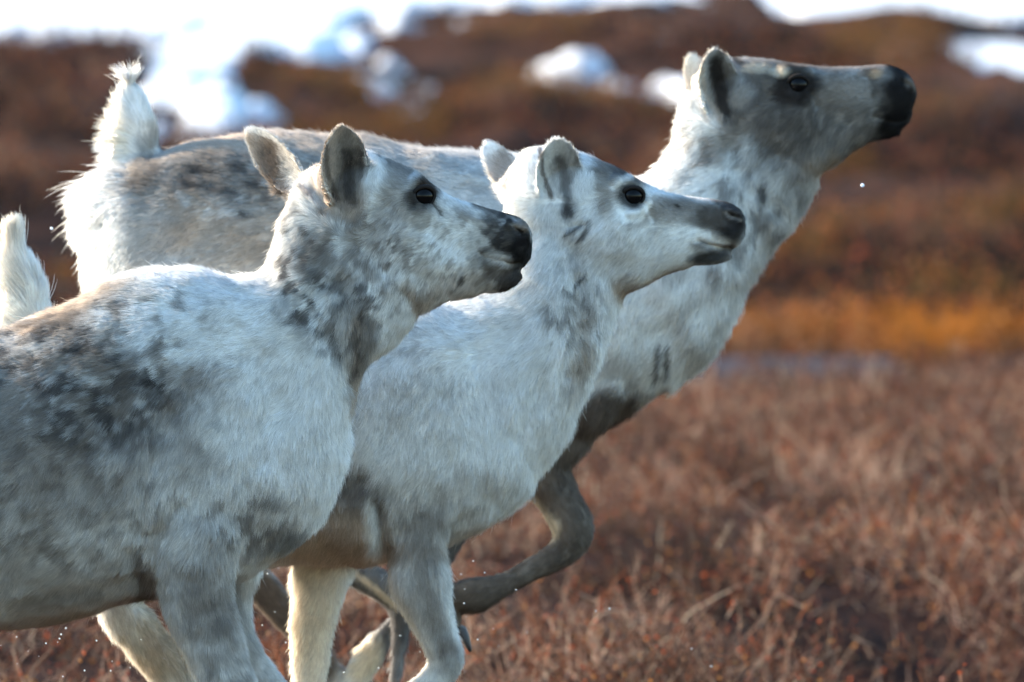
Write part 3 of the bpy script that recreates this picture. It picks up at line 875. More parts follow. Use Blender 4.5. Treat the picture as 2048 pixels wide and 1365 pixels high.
    b(1385, 412, 40, 12, GREY, .5, 5, .7, .6)
    st([(1262, 448), (1285, 445), (1300, 425)], 8, MID, .6, .6, .6)
    st([(1232, 378), (1246, 362), (1268, 356)], 5, W, .6, .3, .5)
    st([(1240, 405), (1262, 436), (1282, 436), (1300, 408)], 7, W, .7, .4, .5)
    b(1266, 393, 28, 26, BLACK, .95, 10, .2, .3)
    b(1360, 414, 6, 3.5, DARK, .9, 10, .2, .4)
    b(1455, 435, 44, 38, GREY * .4, .92, 20, .7, .5)
    b(1467, 452, 34, 38, BLACK, .95, 0, .4, .45)
    b(1428, 428, 30, 28, GREY * .5, .85, 0, .9, .6)
    b(1466, 415, 26, 12, DARK + .03, .8, 25, .4, .5)
    st([(1452, 425), (1460, 434), (1482, 440)], 3, GREY, .7, .2, .5)
    b(1405, 392, 14, 7, TAN, .8, 5, .6, .5)
    b(1462, 502, 16, 12, GREY, .8, 0, .5, .5)
    b(1425, 512, 42, 14, BLACK, .92, -5, .6, .5)
    b(1400, 492, 16, 12, GREY, .7, 20, .8, .6)
    st([(1405, 485), (1430, 500), (1470, 497)], 7, DARK + .04, .7, .4, .6)
    b(1395, 468, 22, 10, W, .6, 30, .6, .6)
    b(1440, 480, 18, 7, PALE, .6, 10, .6, .6)
    # ears
    b(1123, 350, 34, 62, PALE * 1.1, .6, 12, .4, .4, side=1)
    st([(1118, 325), (1132, 360), (1128, 385), (1138, 410)], 10, DARK + .02, .62, .9, .6, side=1, nscale=.01)
    b(1158, 328, 12, 26, GREY, .7, 10, .8, .6, side=1)
    b(1128, 345, 24, 44, GREY, .45, 12, 1.0, .6, side=1, nscale=.012)
    b(1142, 420, 22, 17, DARK + .02, .8, -10, .9, .5, side=1)
    st([(1082, 300), (1083, 350), (1105, 400)], 4, BROWN, .75, .4, .5)
    b(1010, 335, 22, 34, GREY, .7, 0, 1.1, .6, side=1)
    b(990, 350, 20, 40, TAN + .2, .4, 0, .6, .6)
    s.hide_weight = lambda px, py: .9 * (1 - sstep(180, 300, np.hypot(px - 1270, py - 430))) + 5 * (1 - sstep(110, 170, np.hypot(px - 40, py - 570)))
    s.lift = lambda px, py: 1 - .45 * (1 - sstep(120, 240, np.hypot(px - 1360, py - 440))) - .7 * (1 - sstep(110, 180, np.hypot(px - 40, py - 540)))
    s.bare = [(1266, 393, 19, 1.0)]
    s.build('reindeer', 'white reindeer in the middle, between the grey-backed one and the one holding its head high', int(430000 * QUICK), 0.0038, 12)
    s.eye(1266, 393, .0168, sink=.45)
    s.eye(1266, 393, .0168, side=1, sink=.45)
    s.hoof(650, 1748, 1, .1, .08); s.hoof(612, 1545, -.8, .7, -.085); s.hoof(612, 1722, .9, .3, -.1); s.hoof(-200, 1630, -.2, 1, .1)
    return s


def rear_deer():
    Y = 1.20
    s = Deer(Y); L = s.L
    s.foot = 700; s.tilt = 0.0; s.hairw = 0.00062
    L.loft([(166, 420, 172, 560, .06), (190, 350, 195, 700, .12), (245, 318, 262, 800, .165), (335, 302, 350, 850, .19), (458, 267, 470, 880, .20), (600, 264, 620, 910, .21),
            (800, 287, 800, 920, .21), (960, 305, 950, 910, .20), (1080, 322, 1080, 895, .18), (1180, 350, 1185, 868, .16), (1265, 400, 1290, 808, .13), (1345, 500, 1385, 750, .09), (1410, 600, 1440, 690, .05)], Y)
    L.loft([(1100, 335, 1345, 785, .13), (1215, 355, 1432, 705, .12), (1288, 348, 1484, 615, .105), (1326, 310, 1524, 540, .095), (1347, 276, 1573, 468, .085), (1358, 235, 1620, 405, .078),
            (1368, 190, 1645, 362, .068)], Y)
    L.loft([(1385, 160, 1400, 290, .035), (1422, 122, 1470, 350, .06), (1480, 115, 1560, 370, .07, 0, .05), (1540, 118, 1622, 362, .07, 0, .12), (1590, 125, 1655, 343, .068, 0, .22), (1638, 131, 1685, 324, .057, 0, .2),
            (1690, 132, 1712, 306, .047, 0, .05), (1735, 130, 1740, 288, .042), (1772, 128, 1766, 266, .040), (1800, 136, 1788, 254, .037), (1823, 153, 1809, 242, .029), (1836, 184, 1827, 216, .012)], Y)
    L.limb([(1715, 270, 24), (1750, 262, 22), (1780, 257, 20), (1797, 250, 20)], Y, flat=1.1)
    L.limb([(1735, 240, 30), (1775, 240, 31), (1801, 231, 25), (1817, 216, 15)], Y, flat=1.0)
    L.limb([(1790, 160, 14, -.02), (1813, 168, 14, -.024), (1824, 182, 11, -.02)], Y)
    L.limb([(1790, 160, 14, .02), (1813, 168, 14, .024), (1824, 182, 11, .02)], Y)
    # near fore leg folded up, far fore leg swept back
    L.limb([(1180, 640, 80, -.05, .5), (1175, 730, 100, -.08, .6), (1120, 850, 74, -.09, .7), (1090, 925, 56, -.09, .8), (1120, 995, 45, -.09), (1146, 1055, 44, -.09), (1122, 1098, 33, -.09, .8),
            (1068, 1129, 26, -.09, .8), (1012, 1160, 26, -.09, .8), (955, 1181, 38, -.09, .8), (915, 1190, 34, -.09, .8), (900, 1215, 26, -.09, .8), (910, 1248, 20, -.09, .8)], Y)
    L.limb([(1250, 700, 80, .05, .6), (1222, 795, 64, .08, .8), (1130, 850, 50, .09), (1020, 930, 42, .09), (930, 1030, 36, .09), (890, 1110, 26, .09), (835, 1190, 22, .09), (795, 1245, 19, .09), (757, 1290, 29, .09), (726, 1336, 29, .09), (700, 1385, 24, .09)], Y)
    L.limb([(330, 560, 130, -.08, .7), (430, 740, 110, -.1, .7), (480, 880, 78, -.1), (460, 1000, 48, -.1), (540, 1062, 40, -.1), (680, 1118, 33, -.1), (760, 1160, 33, -.1), (800, 1195, 32, -.1), (802, 1250, 22, -.1), (796, 1310, 20, -.1), (790, 1360, 20, -.1)], Y)
    L.limb([(300, 600, 120, .08, .7), (350, 820, 90, .1, .7), (400, 980, 56, .1), (430, 1080, 42, .1), (500, 1160, 38, .1), (560, 1230, 33, .1), (640, 1325, 28, .1), (700, 1430, 24, .1), (715, 1480, 20, .1)], Y)
    # tail carried upright
    L.limb([(290, 370, 60), (276, 310, 50), (270, 250, 43), (264, 195, 30), (256, 142, 9)], Y)
    L.ear((1452, 245), (1424, 96), 50, Y, -.042, -.085, 22, (.35, -1, 0))
    L.ear((1425, 235), (1384, 108), 36, Y, .045, .095, 16, (.3, -1, 0))
    L.limb([(1450, 200, 50, .03), (1420, 215, 44, .045), (1405, 190, 34, .055)], Y)
    s.fine = [(1720, 210, 200), (1440, 170, 105), (1390, 160, 80), (1590, 170, 110)]
    s.dents = [([(1595, 168), (1596, 170)], 30, .007), ([(1570, 140), (1615, 142)], 18, -.007), ([(1625, 185), (1640, 210)], 12, .004), ([(1806, 160), (1822, 170)], 11, .007),
               ([(1822, 240), (1795, 245), (1765, 238), (1748, 232)], 7, .0025), ([(1640, 220), (1700, 240)], 30, .003), ([(1560, 340), (1610, 330)], 40, -.004), ([(1470, 300), (1490, 400), (1540, 500)], 34, .007),
               ([(1520, 380), (1560, 420)], 26, .006)]
    for g in [(1825, 190, -1, 0.1, 5.5), (1790, 160, -1, 0, 6.5), (1790, 265, -0.7, 0.7, 10.4), (1730, 220, -1, 0.3, 10.4), (1690, 150, -1, -0.05, 9.1), (1595, 170, -1, 0.2, 7.5), (1540, 130, -1, 0, 13), (1480, 125, -1, 0, 15.6),
              (1700, 290, -0.5, 0.8, 18.2), (1620, 260, -0.6, 0.8, 23.4), (1600, 350, -0.3, 1, 24), (1540, 260, -0.5, 0.8, 22), (1500, 330, -0.5, 0.9, 32), (1400, 280, -0.9, 0.5, 36), (1350, 280, -1, 0.3, 44), (1320, 320, -1, 0.3, 44),
              (1580, 430, 0, 1, 34), (1500, 560, -0.1, 1, 36), (1430, 480, -0.4, 1, 36), (1330, 430, -0.8, 0.7, 34), (1420, 680, -0.3, 1, 36), (1300, 650, -0.5, 0.9, 32), (1250, 780, -0.6, 0.7, 26), (1150, 500, -0.8, 0.5, 28),
              (1150, 860, -0.6, 0.8, 22), (1090, 930, 0.1, 1, 15.6), (1130, 1040, 0.3, 1, 11.7), (1070, 1130, -1, 0.6, 9.1), (940, 1180, -1, 0.3, 11.7), (800, 1180, 0.4, 0.9, 11.7), (730, 1320, -0.6, 1, 20.8), (560, 1220, 0.7, 0.8, 13),
              (900, 400, -1, 0.2, 24), (700, 300, -1, 0.1, 26), (500, 290, -1, 0.15, 26), (350, 330, -1, 0.1, 23.4), (400, 450, -0.8, 0.5, 24), (600, 450, -0.8, 0.5, 26), (300, 500, -0.6, 0.9, 30), (250, 450, -0.5, 1, 36), (220, 520, -0.3, 1, 40),
              (180, 500, -0.6, 1, 46), (190, 420, -1, 0.35, 64), (200, 360, -1, -0.1, 74), (240, 330, -1, -0.25, 60), (250, 280, -1, -0.5, 66), (250, 220, -0.55, -0.9, 60), (258, 165, -0.12, -1, 54), (310, 260, 0.05, -1, 30), (300, 200, 0.05, -1, 36),
              (300, 310, -0.3, -1, 34), (1418, 110, -0.1, -1, 11.7), (1405, 160, -0.3, -1, 11.7), (1460, 130, 0.3, -1, 13), (1480, 190, 0.4, -0.8, 18.2), (1440, 210, 0, -1, 10.4), (1385, 120, -0.2, -1, 11.7), (1372, 180, -0.6, -0.5, 18.2)]:
        s.guides.append(g)
    b, st, mo = s.blob, s.streak, s.mottle
    s.base = W * .95
    # back and rump
    b(600, 420, 420, 160, MID * .85, .82, 0, .7, .5, nscale=.07)
    b(420, 350, 170, 60, GREY * .9, .65, 0, .9, .6, nscale=.04)
    b(560, 285, 300, 22, TAN + .18, .75, 2, .5, .6)  # tan back, its sunlit top band put into the colour
    b(420, 290, 100, 18, TAN + .15, .7, -8, .5, .6)
    b(370, 450, 50, 60, TAN + .16, .65, 0, 1.3, .6, nscale=.03)
    b(560, 460, 150, 60, TAN + .05, .35, 0, .8, .6, nscale=.05)
    for (x, y, rx, ry) in ((415, 342, 24, 7), (482, 338, 17, 11), (490, 428, 13, 8), (400, 372, 28, 6), (520, 370, 30, 8), (470, 385, 20, 7)):
        b(x, y, rx, ry, DARK + .04, .85, 10, 1.2, .5, nscale=.015)
    mo(470, 380, 150, 80, DARK + .05, .5, .022, .545, 301)
    mo(450, 380, 130, 70, W * .8, .5, .022, .60, 303)
    b(300, 350, 30, 45, GREY, .85, 0, 1.0, .6, nscale=.02)
    b(295, 300, 20, 40, MID, .6, 0, 1.0, .6, nscale=.02)
    b(300, 500, 50, 90, PALE * .9, .6, 0, .8, .7)
    b(205, 480, 60, 130, W, .9, 0, .4, .5)
    b(235, 250, 60, 130, W, .9, 15, .3, .4)
    st([(245, 230), (265, 300)], 12, CREAM, .5, .8, .6)
    # neck
    st([(1560, 330), (1600, 400), (1560, 480), (1500, 560)], 36, MID, .55, 1.2, .7, nscale=.03)
    mo(1490, 400, 140, 160, DARK + .12, .62, .022, .53, 305)
    mo(1400, 290, 60, 70, GREY, .55, .018, .52, 307)
    b(1430, 300, 26, 30, GREY, .6, 20, 1.1, .6, nscale=.02)
    mo(1400, 580, 150, 170, MID, .3, .040, .54, 309)
    b(1525, 385, 12, 18, DARK + .03, .8, 20, .8, .5)
    b(1430, 548, 14, 20, GREY, .7, 0, .8, .6)
    st([(1318, 690), (1316, 755)], 6, DARK + .02, .75, .5, .5)
    st([(1334, 695), (1338, 750)], 7, DARK + .02, .8, .5, .5)
    b(1240, 740, 40, 36, MID, .6, 0, .8, .7)
    b(1430, 700, 60, 40, MID, .35, -50, .8, .7)
    # dark arm pit and legs, sunlit rims painted on in cream
    b(1215, 825, 90, 46, BROWN * .8, .93, -20, .5, .4)
    b(1135, 885, 85, 62, BROWN * .9, .9, 0, .5, .5)
    st([(1085, 920), (1120, 1000), (1146, 1060), (1065, 1135), (1000, 1165), (940, 1185), (905, 1210), (915, 1250)], 64, np.array([.21, .16, .12]), .95, .3, .3)
    st([(1120, 930), (1165, 1010), (1178, 1070), (1140, 1110), (1040, 1170), (950, 1205), (905, 1220)], 30, DARK + .015, .55, .7, .6)
    st([(1046, 985), (1078, 1020), (1102, 1052), (1100, 1070), (1055, 1102), (1000, 1134)], 13, CREAM, .9, .4, .5)
    b(1098, 1050, 22, 22, CREAM, .9, 0, .5, .5)
    st([(1020, 930), (930, 1030), (890, 1110), (800, 1240)], 60, DARK + .05, .9, .3, .3)
    st([(680, 1118), (760, 1160), (800, 1195), (800, 1320)], 44, DARK + .13, .9, .3, .4)
    st([(706, 1142), (745, 1172), (790, 1212)], 6, CREAM, .8, .3, .5)  # sunlit rim of the near hind leg, painted in
    b(730, 1322, 34, 46, CREAM, .95, 30, .4, .4)  # sunlit lower leg, its brightness painted as cream fur
    st([(430, 1080), (500, 1160), (560, 1230), (640, 1325)], 44, BROWN * .9, .9, .3, .4)
    st([(500, 1215), (585, 1315)], 9, CREAM, .8, .3, .5)  # sunlit lower edge of the far hind leg, put into the colour
    b(450, 1020, 110, 90, MID, .7, 0, .5, .6)
    # head
    b(1650, 220, 190, 130, np.array([.105, .088, .075]), .9, 10, .5, .6, nscale=.04)
    b(1560, 200, 80, 90, np.array([.12, .10, .085]), .82, 0, .7, .7)
    mo(1640, 270, 120, 80, MID, .5, .014, .52, 311)
    mo(1100, 1080, 150, 150, MID * .8, .35, .010, .55, 313)
    b(1742, 190, 30, 38, PALE * .6, .5, 0, .6, .7)
    b(1650, 175, 50, 26, GREY * 1.1, .5, 0, .6, .7)
    b(1690, 190, 60, 40, GREY * 1.2, .5, 0, .6, .7)
    b(1595, 170, 44, 38, DARK * .5, .97, 5, .6, .45)
    b(1570, 190, 24, 18, DARK, .8, 30, .6, .5)
    b(1563, 143, 16, 10, CREAM, .7, 0, .6, .6)
    b(1513, 140, 26, 9, CREAM, .6, -10, .8, .6)
    b(1518, 170, 26, 20, GREY, .6, 20, .8, .6)
    st([(1475, 118), (1490, 128)], 7, DARK, .8, .5, .5)
    b(1778, 195, 44, 80, GREY * .45, .75, 8, 1.6, .7, nscale=.014)
    b(1807, 165, 44, 44, BLACK, .97, 30, .8, .45)
    b(1808, 205, 44, 48, BLACK * .8, .97, 10, .7, .45)
    b(1788, 250, 34, 34, BLACK, .97, 0, .7, .45)
    b(1822, 168, 14, 9, GREY * .8, .8, 60, .3, .5)
    b(1822, 178, 7, 5, BLACK, .9, 60, .2, .5)
    b(1750, 145, 24, 12, BROWN, .9, 0, .8, .5)
    b(1755, 147, 12, 9, TAN, .8, 0, .8, .5)
    st([(1600, 126), (1680, 132), (1770, 127)], 7, BROWN + .08, .7, .5, .6)
    b(1470, 250, 28, 40, GREY * .9, .7, 20, .8, .6)
    b(1640, 330, 50, 26, TAN * .9, .5, -20, .8, .7)
    # ears
    b(1440, 165, 32, 64, GREY * .7, .85, -5, .35, .4, side=1)
    st([(1430, 130), (1440, 180), (1452, 235)], 14, DARK, .9, .5, .5, side=1)
    st([(1418, 92), (1400, 130), (1408, 190), (1440, 245)], 5, TAN + .2, .7, .4, .6)
    b(1478, 200, 18, 26, MID, .7, 0, .6, .6)
    b(1378, 155, 22, 56, CREAM * .92, .7, 0, .4, .5)
    s.hide_weight = lambda px, py: .6 * (1 - sstep(180, 300, np.hypot(px - 1600, py - 230))) + 5 * (1 - sstep(130, 210, np.hypot((px - 240), (py - 290) * .8)))
    s.lift = lambda px, py: 1 - .45 * (1 - sstep(120, 240, np.hypot(px - 1690, py - 200))) - .7 * (1 - sstep(110, 180, np.hypot(px - 265, py - 210)))
    s.bare = [(1596, 170, 17, 1.0)]
    s.build('reindeer', 'rearmost reindeer holding its head high with a raised white tail and folded dark foreleg', int(350000 * QUICK), 0.0042, 13)
    s.eye(1597, 170, .0175, sink=.45)
    s.eye(1597, 170, .0175, side=1, sink=.45)
    s.hoof(922, 1258, .6, 1, -.09, L=.034, w=.02); s.hoof(684, 1420, -.5, 1, .09, L=.06); s.hoof(786, 1392, -.3, 1, -.1, L=.06); s.hoof(735, 1510, .5, 1, .1, L=.06)
    return s
# ------------------------------------------------------------------ the land
SNOWP = []


def snow_mask(x, y):
    d = np.zeros(x.shape)
    for (cx, cy, rx, ry, w) in SNOWP:
        d = np.maximum(d, (1 - np.hypot((x - cx) / rx, (y - cy) / ry)) * w)
    return np.maximum(sstep(-.1, .35, d), sstep(88, 92, y))


def hills(x, y, mounds=True):
    """height of the bare ground"""
    P = np.stack([x, y, 0 * x], 1)
    far = sstep(14, 20, y)
    z = -0.5 * sstep(15, 21, y) + 0.030 * np.clip(y - 47, 0, 400) * sstep(47, 60, y)
    z = z + (1.1 * (fbm(P * np.array([1.7, .5, 1]), 3.5, 401, 3) - .48) if mounds else 0) * sstep(26, 55, y) * (1 - snow_mask(x, y))
    if mounds: z = z + (fbm(P, 1.6, 403, 3) - .5) * (0.06 + .25 * far) * (1 - snow_mask(x, y))
    z = z - 0.22 * np.exp(-(((x - .98) / .42) ** 2 + ((y - 4.6) / 1.8) ** 2))
    return z


def land_sheet(name, xs, ys, zf, mat):
    X, Yy = np.meshgrid(xs, ys)
    x = X.ravel(); y = Yy.ravel()
    z = zf(x, y)
    n, m = len(ys), len(xs)
    i = np.arange(n - 1)[:, None] * m + np.arange(m - 1)[None]
    F = np.stack([i, i + 1, i + m + 1, i + m], -1).reshape(-1, 4)
    me = mesh_from(name, np.stack([x, y, z], 1), F)
    me.polygons.foreach_set('use_smooth', np.ones(len(me.polygons), bool))
    o = link(name, me, mat); tag(o, kind='structure')
    return o


def ground_material():
    m, nt, out = new_mat('tundra_soil')
    b = nt.nodes.new('ShaderNodeBsdfPrincipled'); b.inputs['Roughness'].default_value = .9; b.inputs['Specular IOR Level'].default_value = .02
    tc = nt.nodes.new('ShaderNodeTexCoord')
    def noise(scale, det, stretch=None):
        n = nt.nodes.new('ShaderNodeTexNoise'); n.inputs['Scale'].default_value = scale; n.inputs['Detail'].default_value = det
        nt.links.new(tc.outputs['Object'], n.inputs['Vector']); return n
    n1 = noise(.35, 5); n2 = noise(3.0, 6); n3 = noise(40, 4)
    r1 = nt.nodes.new('ShaderNodeValToRGB')
    e = r1.color_ramp.elements
    e[0].position = .36; e[0].color = (.010, .006, .005, 1)
    e[1].position = .68; e[1].color = (.045, .019, .007, 1)
    k = e.new(.50); k.color = (.026, .012, .008, 1)
    k = e.new(.60); k.color = (.038, .018, .011, 1)
    nt.links.new(n1.outputs[0], r1.inputs[0])
    r2 = nt.nodes.new('ShaderNodeValToRGB'); e = r2.color_ramp.elements
    e[0].position = .35; e[0].color = (.45, .42, .42, 1); e[1].position = .65; e[1].color = (1.25, 1.15, 1.05, 1)
    nt.links.new(n2.outputs[0], r2.inputs[0])
    mx = nt.nodes.new('ShaderNodeMix'); mx.data_type = 'RGBA'; mx.blend_type = 'MULTIPLY'; mx.inputs[0].default_value = 1
    nt.links.new(r1.outputs[0], mx.inputs[6]); nt.links.new(r2.outputs[0], mx.inputs[7])
    nt.links.new(mx.outputs[2], b.inputs['Base Color'])
    bp = nt.nodes.new('ShaderNodeBump'); bp.inputs['Strength'].default_value = .8; bp.inputs['Distance'].default_value = .02
    nt.links.new(n3.outputs[0], bp.inputs['Height']); nt.links.new(bp.outputs[0], b.inputs['Normal'])
    nt.links.new(b.outputs[0], out.inputs[0])
    return m


def twig_material():
    m, nt, out = new_mat('dry_twig')
    col = attr(nt, 'hcol')
    d = nt.nodes.new('ShaderNodeBsdfDiffuse'); t = nt.nodes.new('ShaderNodeBsdfTranslucent'); g = nt.nodes.new('ShaderNodeBsdfGlossy')
    g.inputs['Roughness'].default_value = .5
    nt.links.new(col.outputs['Color'], d.inputs['Color']); nt.links.new(col.outputs['Color'], t.inputs['Color'])
    a = nt.nodes.new('ShaderNodeMixShader'); a.inputs[0].default_value = .3
    nt.links.new(d.outputs[0], a.inputs[1]); nt.links.new(t.outputs[0], a.inputs[2])
    c = nt.nodes.new('ShaderNodeMixShader'); c.inputs[0].default_value = .006
    nt.links.new(a.outputs[0], c.inputs[1]); nt.links.new(g.outputs[0], c.inputs[2])
    nt.links.new(c.outputs[0], out.inputs[0])
    return m


TWIG = twig_material()
TWIGC = np.array([[.17, .085, .055], [.13, .065, .045], [.22, .15, .12], [.36, .29, .24], [.08, .04, .03], [.22, .075, .035], [.26, .18, .14]])
LEAFC = np.array([[.26, .055, .02], [.18, .04, .02], [.24, .10, .03], [.15, .08, .04], [.10, .03, .02]])


def frame_hw(y): return (y + 13) * 1024 / FPX


def shrubs(name, label, n, y0, y1, h, rad, leaves, seed, cols=TWIGC, xw=1.25, clump=.6, leafs=.006, warm=None, power=1.0):
    rng = np.random.default_rng(seed)
    # plant bases: many per square metre near, thinning with distance
    y = y0 + (y1 - y0) * rng.random(n * 2) ** power
    x = (rng.random(n * 2) * 2 - 1) * (frame_hw(y) * xw + .15)
    P = np.stack([x, y, 0 * x], 1)
    dens = fbm(P, clump, seed + 2, 3)
    keep = rng.random(n * 2) < sstep(.38, .60, dens) + .04
    keep &= rng.random(n * 2) > snow_mask(x, y) * 1.1
    hollow = np.exp(-(((x - .98) / .42) ** 2 + ((y - 4.6) / 1.8) ** 2)); keep &= rng.random(n * 2) > hollow * 1.05
    x, y, dens = x[keep][:n], y[keep][:n], dens[keep][:n]
    n = len(x)
    z = hills(x, y)
    hh = h * (.30 + 1.2 * sstep(.35, .7, dens)) * rng.uniform(.5, 1.25, n)
    if warm is not None: hh = hh * (1 - .55 * warm(x, y))
    K = 5
    az = rng.random(n) * 2 * np.pi; tilt = np.abs(rng.normal(1.0, .40, n)).clip(.05, 1.5)
    D = np.stack([np.cos(az) * np.sin(tilt), np.sin(az) * np.sin(tilt), np.cos(tilt)], 1)
    base = np.stack([x, y, z - .01], 1)
    def grow(B, D, Ln, curl):
        m = len(B); pts = np.empty((m, K, 3)); p = B.copy(); d = D.copy(); pts[:, 0] = p
        for k in range(1, K):
            d = d + rng.normal(size=(m, 3)) * curl; d[:, 2] += .02; d /= np.linalg.norm(d, axis=1)[:, None]
            p = p + d * (Ln / (K - 1))[:, None]; pts[:, k] = p
        return pts, d
    main, _ = grow(base, D, hh, .30)
    allp = [main]; allr = [np.full(len(main), rad)]
    src = main
    for lev, (k_, f) in enumerate(((3, .45), (2, .28))):
        m = len(main) * k_
        idx = rng.integers(0, len(src), m)
        seg = rng.integers(1, K - 1, m); tt = rng.random(m)[:, None]
        B = src[idx, seg] * (1 - tt) + src[idx, seg + 1] * tt
        dd = src[idx, seg + 1] - src[idx, seg]; dd /= np.linalg.norm(dd, axis=1)[:, None]
        dd = dd + rng.normal(size=(m, 3)) * .65; dd /= np.linalg.norm(dd, axis=1)[:, None]
        br, _ = grow(B, dd, h * f * rng.uniform(.4, 1.2, m), .20)
        allp.append(br); allr.append(np.full(m, rad * (.62 if lev == 0 else .42))); src = br
    pts = np.vstack(allp); r = np.concatenate(allr)
    Pb = pts[:, 0].copy(); Pb[:, 2] = 0
    tone = fbm(Pb, 1.1, seed + 9, 3)
    ci = (rng.random(len(pts)) * .75 + sstep(.35, .65, tone) * .25) * len(cols) * .999
    C = cols[ci.astype(int)] * (.30 + .65 * rng.random((len(pts), 1))) * (.25 + 1.5 * sstep(.32, .68, fbm(Pb, .30, seed + 29, 3)))[:, None] * np.where(ci[:, None].astype(int) % 3 == 2, np.array([[1.0, .93, .86]]), np.array([[1.0, .85, .74]])) * (.74 if warm is None else .38)
    if warm is not None: C = C * (.12 + 1.1 * sstep(.38, .66, fbm(Pb * np.array([1, .22, 1]), 1.3, seed + 39, 4)))[:, None]
    if warm is not None:
        oc = sstep(.54, .66, fbm(Pb * np.array([1, .25, 1]), 1.2, seed + 49, 2))[:, None] * .7; C = C * (1 - oc) + np.array([.085, .045, .012]) * oc
    if warm is not None:
        w = warm(Pb[:, 0], Pb[:, 1])[:, None]
        C = C * (1 - w) + np.array([.30, .10, .010]) * (.6 + .7 * rng.random((len(pts), 1))) * w
    if warm is None:
        pick = rng.random(len(pts)) < .008
        C = np.where(pick[:, None], np.array([[.42, .33, .24]]) * rng.uniform(.5, 1, (len(pts), 1)), C); r = np.where(pick, r * 1.1, r)
    rr = r[:, None] * np.array([1, .9, .8, .65, .35])[None]
    o = hair_object(name, pts, rr, np.clip(C, .005, .8), TWIG)
    tag(o, label, 'shrubs', 'stuff')
    if leaves:
        m = leaves; idx = rng.integers(0, len(pts), m); k = rng.integers(1, K, m)
        c = pts[idx, k]
        sc = leafs * rng.uniform(.5, 1.3, m)
        a = rng.normal(size=(m, 3)); a /= np.linalg.norm(a, axis=1)[:, None]
        b = np.cross(a, rng.normal(size=(m, 3))); b /= np.linalg.norm(b, axis=1)[:, None]
        nn = np.cross(a, b)
        q = np.stack([c, c + (a * .5 + b * .42 + nn * .15) * sc[:, None], c + a * sc[:, None], c + (a * .5 - b * .42 + nn * .15) * sc[:, None]], 1)
        me = mesh_from('leaf', q.reshape(-1, 3), np.arange(m * 4).reshape(-1, 4))
        lc = LEAFC[rng.integers(0, len(LEAFC), m)] * (.6 + .8 * rng.random((m, 1)))
        if warm is not None:
            w = warm(c[:, 0], c[:, 1])[:, None]; lc = lc * (1 - w) + np.array([.26, .09, .01]) * w
        at_ = me.attributes.new('hcol', 'FLOAT_COLOR', 'POINT')
        at_.data.foreach_set('color', np.repeat(np.hstack([lc, np.ones((m, 1))]), 4, 0).astype(np.float32).ravel())
        link('leaf', me, TWIG, o)['kind'] = 'stuff'
    return o


def build_land():
    a = np.concatenate([-np.geomspace(12, 900, 26)[::-1], np.linspace(-10, 10, 300), np.geomspace(12, 900, 26)])
    ys = np.concatenate([-np.geomspace(16, 600, 14)[::-1], np.linspace(-13, 0, 40), np.linspace(.1, 16, 150), np.linspace(16.2, 110, 330), np.geomspace(112, 1500, 40)])
    land_sheet('ground', a, ys, hills, ground_material())
    # snow lying over the far heath, its surface dips under the ground where shrubs stand clear
    def snowz(x, y):
        return hills(x, y, False) + snow_depth(x, y)
    m, nt, out = new_mat('snow')
    b = nt.nodes.new('ShaderNodeBsdfPrincipled'); b.inputs['Base Color'].default_value = (.43, .44, .455, 1); b.inputs['Roughness'].default_value = .6
    n = nt.nodes.new('ShaderNodeTexNoise'); n.inputs['Scale'].default_value = 3; n.inputs['Detail'].default_value = 5
    tc = nt.nodes.new('ShaderNodeTexCoord'); nt.links.new(tc.outputs['Object'], n.inputs['Vector'])
    bp = nt.nodes.new('ShaderNodeBump'); bp.inputs['Distance'].default_value = .05; bp.inputs['Strength'].default_value = .5
    nt.links.new(n.outputs[0], bp.inputs['Height']); nt.links.new(bp.outputs[0], b.inputs['Normal'])
    nt.links.new(b.outputs[0], out.inputs[0])
    ys2 = np.concatenate([np.linspace(30, 110, 420), np.geomspace(112, 1500, 40)])
    land_sheet('snow', a, ys2, snowz, m)
    w = simple_mat('wet_ground', (.022, .026, .036), .8, .02)
    land_sheet('water', np.linspace(-3, 1.8, 30), np.linspace(23, 27.4, 60), lambda x, y: np.full_like(x, -.47) , w)
    amber = lambda x, y: (.35 + .65 * sstep(.36, .6, fbm(np.stack([x, y * .3, 0 * x], 1), .7, 611, 3))) * sstep(.2, .8, np.exp(-(((x - 1.6) / 1.1) ** 2 + ((y - 29.5) / 2.2) ** 2)) * 1.2) * .85
    shrubs('dwarf_shrubs', 'low tangle of bare reddish brown dwarf birch twigs covering the near ground beside the reindeer', 28000, .7, 18.0, .155, .0017, 60000, 21, xw=1.8, power=1.1, clump=.42, leafs=.010)
    shrubs('heath_shrubs', 'rust and amber heath shrubs blurred together across the far slope', 30000, 27.5, 88, .20, .006, 60000, 22, xw=1.6, clump=3.0, leafs=.03, warm=amber)


def ground_hit(px, py):
    """rough place on the ground sheet seen at a pixel"""
    u = (px - 1024) / FPX; v = (682.5 - py) / FPX
    d = np.array([u, cp_ + v * sp_, -sp_ + v * cp_])
    t = np.linspace(14, 400, 6000)
    P = CAM[None] + d[None] * t[:, None]
    z = hills(P[:, 0], P[:, 1], False)
    i = np.where(P[:, 2] < z)[0]
    return P[i[0]] if len(i) else P[-1]


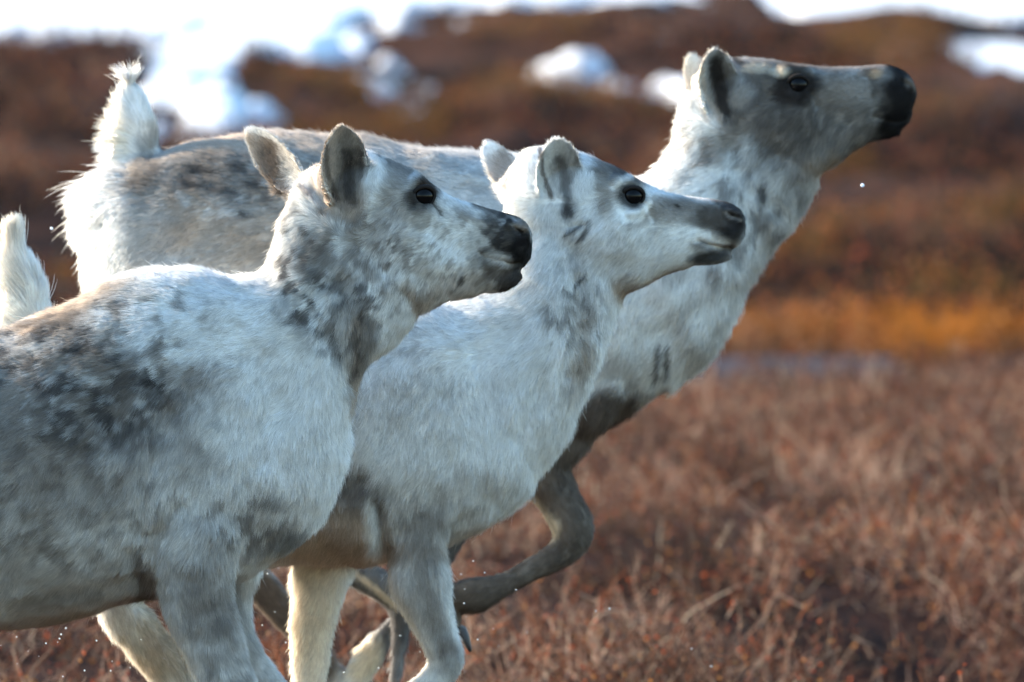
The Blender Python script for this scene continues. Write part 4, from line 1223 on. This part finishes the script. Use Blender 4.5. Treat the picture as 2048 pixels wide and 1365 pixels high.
PATCHES = []
for (px, py, rx, ry) in ((300, -5, 590, 125), (400, 130, 110, 80), (410, 210, 80, 26), (1650, 10, 150, 70), (1900, 0, 260, 55), (2035, 140, 160, 58), (780, 222, 75, 15), (1180, 122, 75, 12), (1330, 92, 85, 12), (1300, 165, 80, 9),
                         (1000, -10, 500, 35)):
    c = ground_hit(px, py); t1 = ground_hit(px, py - ry); b1 = ground_hit(px, py + ry)
    PATCHES.append((c[0], (t1[1] + b1[1]) / 2, rx * (c[1] + 13) / FPX, max(1.0, (t1[1] - b1[1]) / 2), .12 if 700 < px < 1400 and py > 50 or (px, py) == (410, 210) else 1.0))


SNOWP += PATCHES


def snow_depth(x, y):
    P = np.stack([x, y, 0 * x], 1)
    n = fbm(P * np.array([1, .16, 1]), .42, 501, 4)
    d = np.full(x.shape, -1.0)
    for (cx, cy, rx, ry, w) in SNOWP:
        q = 1 - np.hypot((x - cx) / rx, (y - cy) / ry)
        d = np.maximum(d, q if w == 1 else q * .35 - .20)
    d = np.maximum(d, (y - 90) / 6)
    wide = sstep(6.5, 9, np.abs(x)) * sstep(45, 70, y) * (fbm(P, 14, 505, 3) - .5) * 6
    d = np.maximum(d, np.where(np.abs(x) > 6.5, wide, -1))
    return np.clip((d + (n - .5) * 1.3) * .5, -1.5, .10)


def spray():
    """droplets kicked up by the hooves"""
    import bmesh
    rng = np.random.default_rng(5)
    P = []
    for (px, py, sx, sy, Y, k) in ((120, 1300, 120, 50, .4, 34), (720, 1240, 170, 90, .9, 26), (960, 1200, 90, 60, .8, 10), (1100, 1260, 160, 70, 1.5, 12), (560, 1150, 60, 40, .9, 8)):
        for i in range(k):
            P.append((at(rng.normal(px, sx), rng.normal(py, sy), Y + rng.normal(0, .15)), rng.uniform(.0006, .0014)))
    P.append((at(1725, 371, .9), .003)); P.append((at(103, 457, .9), .0022))
    bm = bmesh.new()
    for p, r in P:
        g = bmesh.ops.create_icosphere(bm, subdivisions=2, radius=r)
        for v in g['verts']: v.co += Vector(p)
    for f in bm.faces: f.smooth = True
    d = bpy.data.meshes.new('water_spray'); bm.to_mesh(d); bm.free()
    m, nt, out = new_mat('water_drop')
    b = nt.nodes.new('ShaderNodeBsdfPrincipled'); b.inputs['Base Color'].default_value = (.9, .95, 1, 1); b.inputs['Roughness'].default_value = .12
    b.inputs['Transmission Weight'].default_value = .5; b.inputs['IOR'].default_value = 1.33
    nt.links.new(b.outputs[0], out.inputs[0])
    o = link('water_spray', d, m); tag(o, 'tiny glittering water droplets kicked up around the running legs', 'spray', 'stuff')


build_land()
spray()
front_deer()
middle_deer()
rear_deer()
